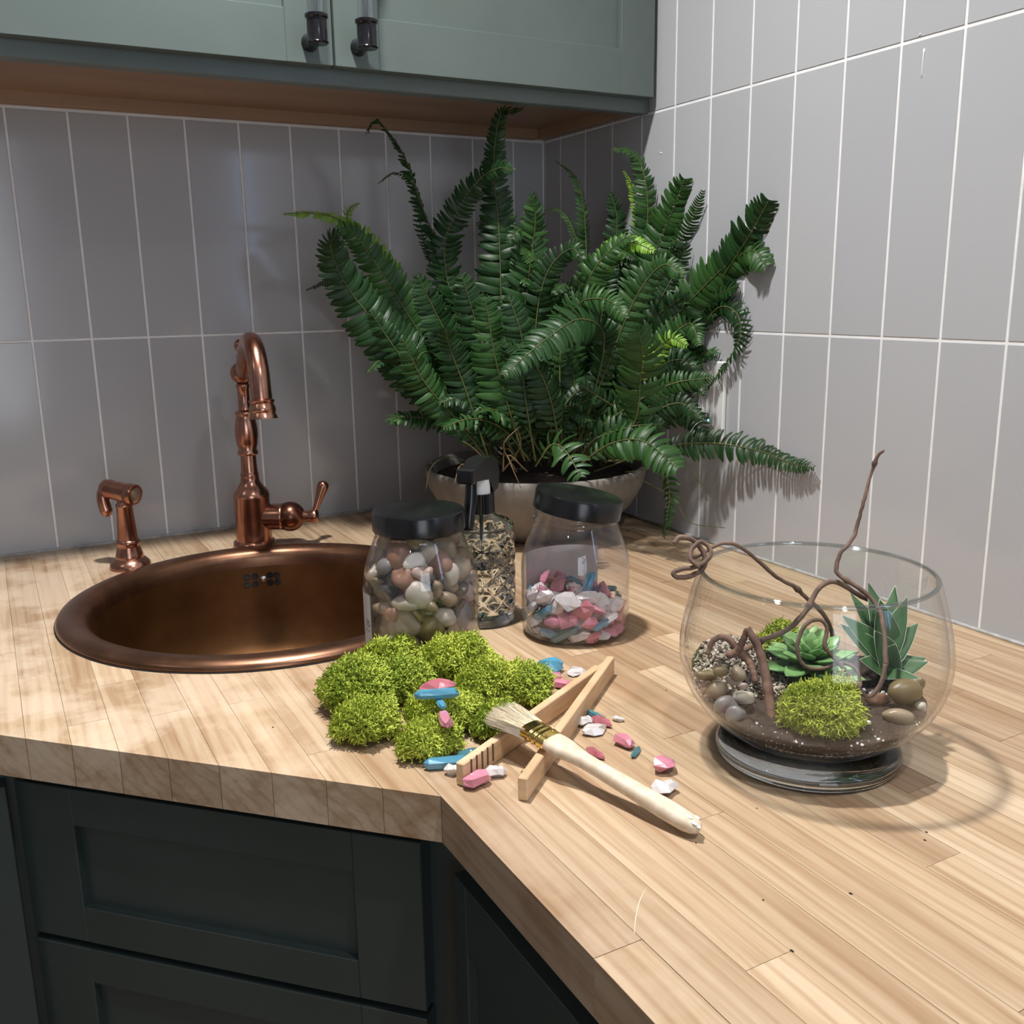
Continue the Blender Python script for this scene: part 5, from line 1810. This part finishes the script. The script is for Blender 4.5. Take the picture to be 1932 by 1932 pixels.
# succulents
def leaf_blade(base, tip, side, w, th, bend=0.15, wide=0.45, ns=12, nc=10, cup=0.3, prof='lens'):
    base, tip = np.array(base), np.array(tip)
    d = tip - base
    L = np.linalg.norm(d)
    t = d / L
    side = unit(np.array(side) - t * (np.array(side) @ t))
    n_ = np.cross(t, side)
    s = np.linspace(0, 1, ns)
    if prof == 'lens':
        wf_ = np.interp(s, [0, 0.2, wide, 0.75, 0.9, 1.0], [0.45, 0.75, 1.0, 0.78, 0.38, 0.01])
    else:
        wf_ = np.interp(s, [0, 0.1, 0.3, 0.6, 0.85, 1.0], [0.9, 1.0, 0.96, 0.66, 0.27, 0.01])
    V = []
    edgeL, edgeR = [], []
    a = np.linspace(0, 2 * PI, nc, endpoint=False)
    for i in range(ns):
        c = base + t * L * s[i] + n_ * bend * L * (s[i] ** 2 - s[i])
        x = np.cos(a) * w * wf_[i]
        y = np.sin(a) * th * (0.25 + 0.75 * wf_[i]) * (wf_[i] ** 0.3) + cup * (x ** 2) / max(w, 1e-6)
        V.append(c + np.outer(x, side) + np.outer(y, n_))
        edgeL.append(c + side * w * wf_[i] + n_ * cup * w * wf_[i] ** 2)
        edgeR.append(c - side * w * wf_[i] + n_ * cup * w * wf_[i] ** 2)
    V = np.concatenate(V)
    Q = [(i * nc + j, i * nc + (j + 1) % nc, (i + 1) * nc + (j + 1) % nc, (i + 1) * nc + j) for i in range(ns - 1) for j in range(nc)]
    return MB().add(V, Q, None, [list(range(nc))[::-1], list(range((ns - 1) * nc, ns * nc))]), np.array(edgeL), np.array(edgeR)


RC = bowl_in(at(1528, 1252, DB + 0.004), 0.03)
rs = thing('rosette_succulent', 'green rosette succulent with thick pointed leaves in the glass bowl', 'succulent', RC - [0, 0, 0.012])
axis = unit(np.array([0, 0, 1.0]) - CF * 0.20)
Fx = frame(axis)
R = rng(55)
gold = 2.39996
NL = 34
for i in range(NL):
    q_ = i / (NL - 1)
    el = 1.35 - 1.35 * q_ ** 0.75 + R.normal(0, 0.04)
    Ln = 0.012 + 0.031 * q_ ** 0.7
    az = i * gold
    dloc = np.array([math.cos(az) * math.cos(el), math.sin(az) * math.cos(el), math.sin(el)])
    d = Fx @ dloc
    sdv = Fx @ np.array([-math.sin(az), math.cos(az), 0])
    b0 = RC + Fx @ np.array([math.cos(az) * 0.003, math.sin(az) * 0.003, 0.010 * (1 - q_) - 0.004 * q_])
    lf, _, _ = leaf_blade(b0, b0 + d * Ln, sdv, 0.0040 + 0.0062 * q_ ** 0.6, 0.0020, 0.10, 0.62, 10, 8, 0.25)
    lf.build('leaf', M['rosette'], rs)
MB().tube([RC + [0, 0, -0.016], RC + [0, 0, 0.004]], 0.004, 10).build('stem', M['agave'], rs)

AB = bowl_in(at(1668, 1296, DB + 0.002), 0.02)
AB[2] = float(hsoil(AB[:2] - TC[:2])) + 0.003
ag = thing('pointed_succulent', 'tall dark green succulent with stiff pointed white edged leaves', 'succulent', AB - [0, 0, 0.008])
LEAF = [  # tip pixel, depth offset, base height on the stem, half width mm
    (1604, 1118, 0.012, 0.46, 8.0), (1638, 1098, 0.016, 0.55, 9), (1692, 1104, 0.014, 0.62, 7.5), (1733, 1122, 0.008, 0.45, 8.5), (1660, 1130, -0.004, 0.55, 10),
    (1587, 1160, -0.002, 0.34, 10.0), (1583, 1176, -0.006, 0.24, 9.5), (1737, 1175, 0.0, 0.32, 9.0), (1712, 1205, 0.012, 0.30, 9), (1622, 1244, -0.018, 0.12, 9.0),
    (1773, 1240, -0.008, 0.10, 9.5), (1783, 1248, -0.013, 0.05, 8.5), (1738, 1281, -0.030, 0.06, 5.5), (1690, 1215, -0.010, 0.25, 10), (1650, 1190, -0.012, 0.3, 11), (1618, 1214, 0.012, 0.16, 7)]
atop = at(1672, 1165, DB + 0.004)
for (u, v, dd, hb_, hw) in LEAF:
    b0 = AB + (atop - AB) * hb_
    tp_ = at(u, v, DB + dd)
    tp_ = bowl_in(tp_, 0.003) if tp_[2] < 0.148 else tp_
    d = unit(tp_ - b0)
    sdv = np.cross(d, unit(np.array([0, 0, 1.0]) - CF * 1.2 + np.array([1e-3, 0, 0])))
    lf, e1, e2 = leaf_blade(b0, tp_, sdv, hw * 0.00118, 0.0020, 0.10, 0.3, 12, 10, -0.35, 'spear')
    lo = lf.build('leaf', M['agave'], ag)
    for e_ in (e1, e2):
        MB().tube(e_, np.interp(np.linspace(0, 1, len(e_)), [0, 1], [0.00028, 0.00022]), 4).build('leaf_edge', M['margin'], lo)
MB().tube([AB - [0, 0, 0.010], atop], [0.006, 0.004], 12).build('stem', M['agave'], ag)

# moss cushions inside the bowl
for i, (u, v, ru, rz, dz_, lb_) in enumerate([(1551, 1333, 74, 48, 0.060, 'large lime moss ball at the front of the terrarium'), (1474, 1200, 30, 22, 0.076, 'small moss cushion on the terrarium grit behind the twig'),
                                             (1436, 1214, 12, 8, 0.0765, 'flat moss scrap between the grit and the rosette'), (1532, 1200, 17, 11, 0.066, 'little moss tuft behind the rosette succulent')]):
    c = on_z(u, v, dz_)
    s_ = float((c - CAM) @ CF) / FPX
    r = np.array([ru * s_, ru * s_ * 0.75, rz * s_])
    c = bowl_in(c, max(r[0], r[1]) * 0.9) if i == 0 else bowl_in(c, r[0] + 0.008)
    b = MB()
    moss(b, c, r, int(850 * (ru / 60.0) ** 2) + 100, 140 + i, 0.0048 if i == 0 else 0.004, 0.00042, -0.8)
    tag(b.build('moss_cushion', M['moss'], None, False), lb_, 'moss', 'moss cushions inside the terrarium')


# twigs
def Zp(x, y):
    return 1232 + x / 2.76, 820 + y / 2.76


def twig_path(pz, depth, n=70, clampb=False):
    n0 = len(pz)
    dep = np.interp(np.linspace(0, 1, n0), np.linspace(0, 1, len(depth)), depth)
    pts = []
    for (x, y), d in zip(pz, dep):
        u, v = Zp(x, y)
        p_ = at(u, v, DB + d)
        pts.append(p_)
    P_ = spline(pts, n)
    R = rng(int(abs(P_[0][0]) * 1e5) % 9999)
    k = R.normal(0, 1, (n, 3))
    ker = np.array([0.25, 0.5, 0.25])
    for ax_ in range(3):
        k[:, ax_] = np.convolve(k[:, ax_], ker, 'same')
    return P_ + k * 0.00018


def twig(name, parent, pz, depth, r0, r1, mat, n=80, knots=()):
    P_ = twig_path(pz, depth, n)
    rr = np.linspace(r0, r1, n) * 0.78
    R = rng(len(pz) * 13)
    rr = rr * (1 + 0.06 * np.sin(np.linspace(0, 40, n) + R.uniform(0, 6)))
    for kq in knots:
        rr += 0.0011 * np.exp(-((np.linspace(0, 1, n) - kq) / 0.012) ** 2)
    rr[-1] *= 0.6
    return MB().tube(P_, rr, 9).build(name, mat, parent)


tw = thing('curly_twig', 'long curly brown twig looping out over the terrarium rim', 'twig', at(1450, 1250, DB))
# from the soil by the driftwood, over the rim, to the tall tip
twig('branch', tw, [(560, 1070), (640, 1045), (720, 1000), (800, 915), (835, 845), (880, 785), (935, 765), (990, 782), (1060, 828), (1125, 862)], [-0.0028, 0.0042, 0.0035, 0.0035, 0.0112, 0.0221], 0.0029, 0.0026, M['twig'], 70, (0.42,))
twig('branch', tw, [(1211, 1200), (1205, 1060), (1185, 930), (1130, 845), (1050, 785), (965, 728), (955, 690), (975, 622), (1040, 540), (1075, 430), (1120, 262), (1150, 160), (1175, 105), (1205, 82)], [-0.0325, -0.0069, 0.0038, 0.0083, 0.0085, -0.0018], 0.0027, 0.0016, M['twig'], 120, (0.40, 0.93))
twig('branch', tw, [(952, 1192), (942, 1110), (925, 1010), (880, 925), (800, 850), (735, 790), (645, 742), (520, 632), (430, 572), (355, 568), (300, 592), (215, 640), (190, 605)], [0.040, 0.022, 0.004, -0.0113, -0.0261, -0.04], 0.0026, 0.0018, M['twig'], 110, (0.42,))
tc_ = thing('curly_twig', 'reddish twig coiled into loops hanging over the bowl rim', 'twig', at(1300, 1060, DB - 0.02))
twig('coil', tc_, [(108, 568), (140, 537), (200, 545), (250, 592), (272, 650), (255, 705), (190, 738), (125, 742), (106, 718), (160, 698), (235, 685), (290, 645), (300, 605), (275, 570), (240, 560), (200, 600), (198, 650), (240, 695)], [-0.0382, -0.0374, -0.0384, -0.0398, -0.0372, -0.0445], 0.0027, 0.0022, M['twig'], 120)
tl_ = thing('curly_twig', 'thin twig curled in a loop before the rosette succulent', 'twig', at(1550, 1290, DB - 0.03))
twig('loop', tl_, [(1210, 1195), (1188, 1295), (1130, 1362), (1075, 1335), (1015, 1245), (950, 1170), (895, 1100), (905, 1010), (868, 965), (800, 985), (755, 1080), (760, 1160), (800, 1210), (880, 1218), (985, 1190), (1055, 1220), (1080, 1290), (1070, 1325)], [-0.0340, -0.0385, -0.0365, -0.0365, -0.0353, -0.042], 0.0024, 0.0018, M['twig'], 130)
dw = thing('driftwood', 'brown forked driftwood piece standing in the terrarium grit', 'driftwood', at(1430, 1280, DB - 0.03))
twig('upright', dw, [(490, 1010), (545, 1100), (580, 1220), (600, 1340), (615, 1450), (622, 1535)], [-0.018, -0.030, -0.048], 0.0040, 0.0056, M['wood2'], 50)
twig('fork', dw, [(490, 1012), (465, 1080), (430, 1135), (380, 1150)], [-0.018, -0.010], 0.0030, 0.0046, M['wood2'], 30)
twig('fork', dw, [(285, 1145), (310, 1080), (350, 1055), (400, 1070), (440, 1125)], [-0.005, -0.010], 0.0026, 0.0036, M['wood2'], 30)
twig('fork', dw, [(450, 1130), (500, 1180), (525, 1240), (536, 1292)], [-0.010, -0.026], 0.0048, 0.0034, M['wood2'], 30)
twig('fork', dw, [(455, 1140), (510, 1100), (575, 1078)], [-0.010, 0.006], 0.0036, 0.0028, M['wood2'], 20)
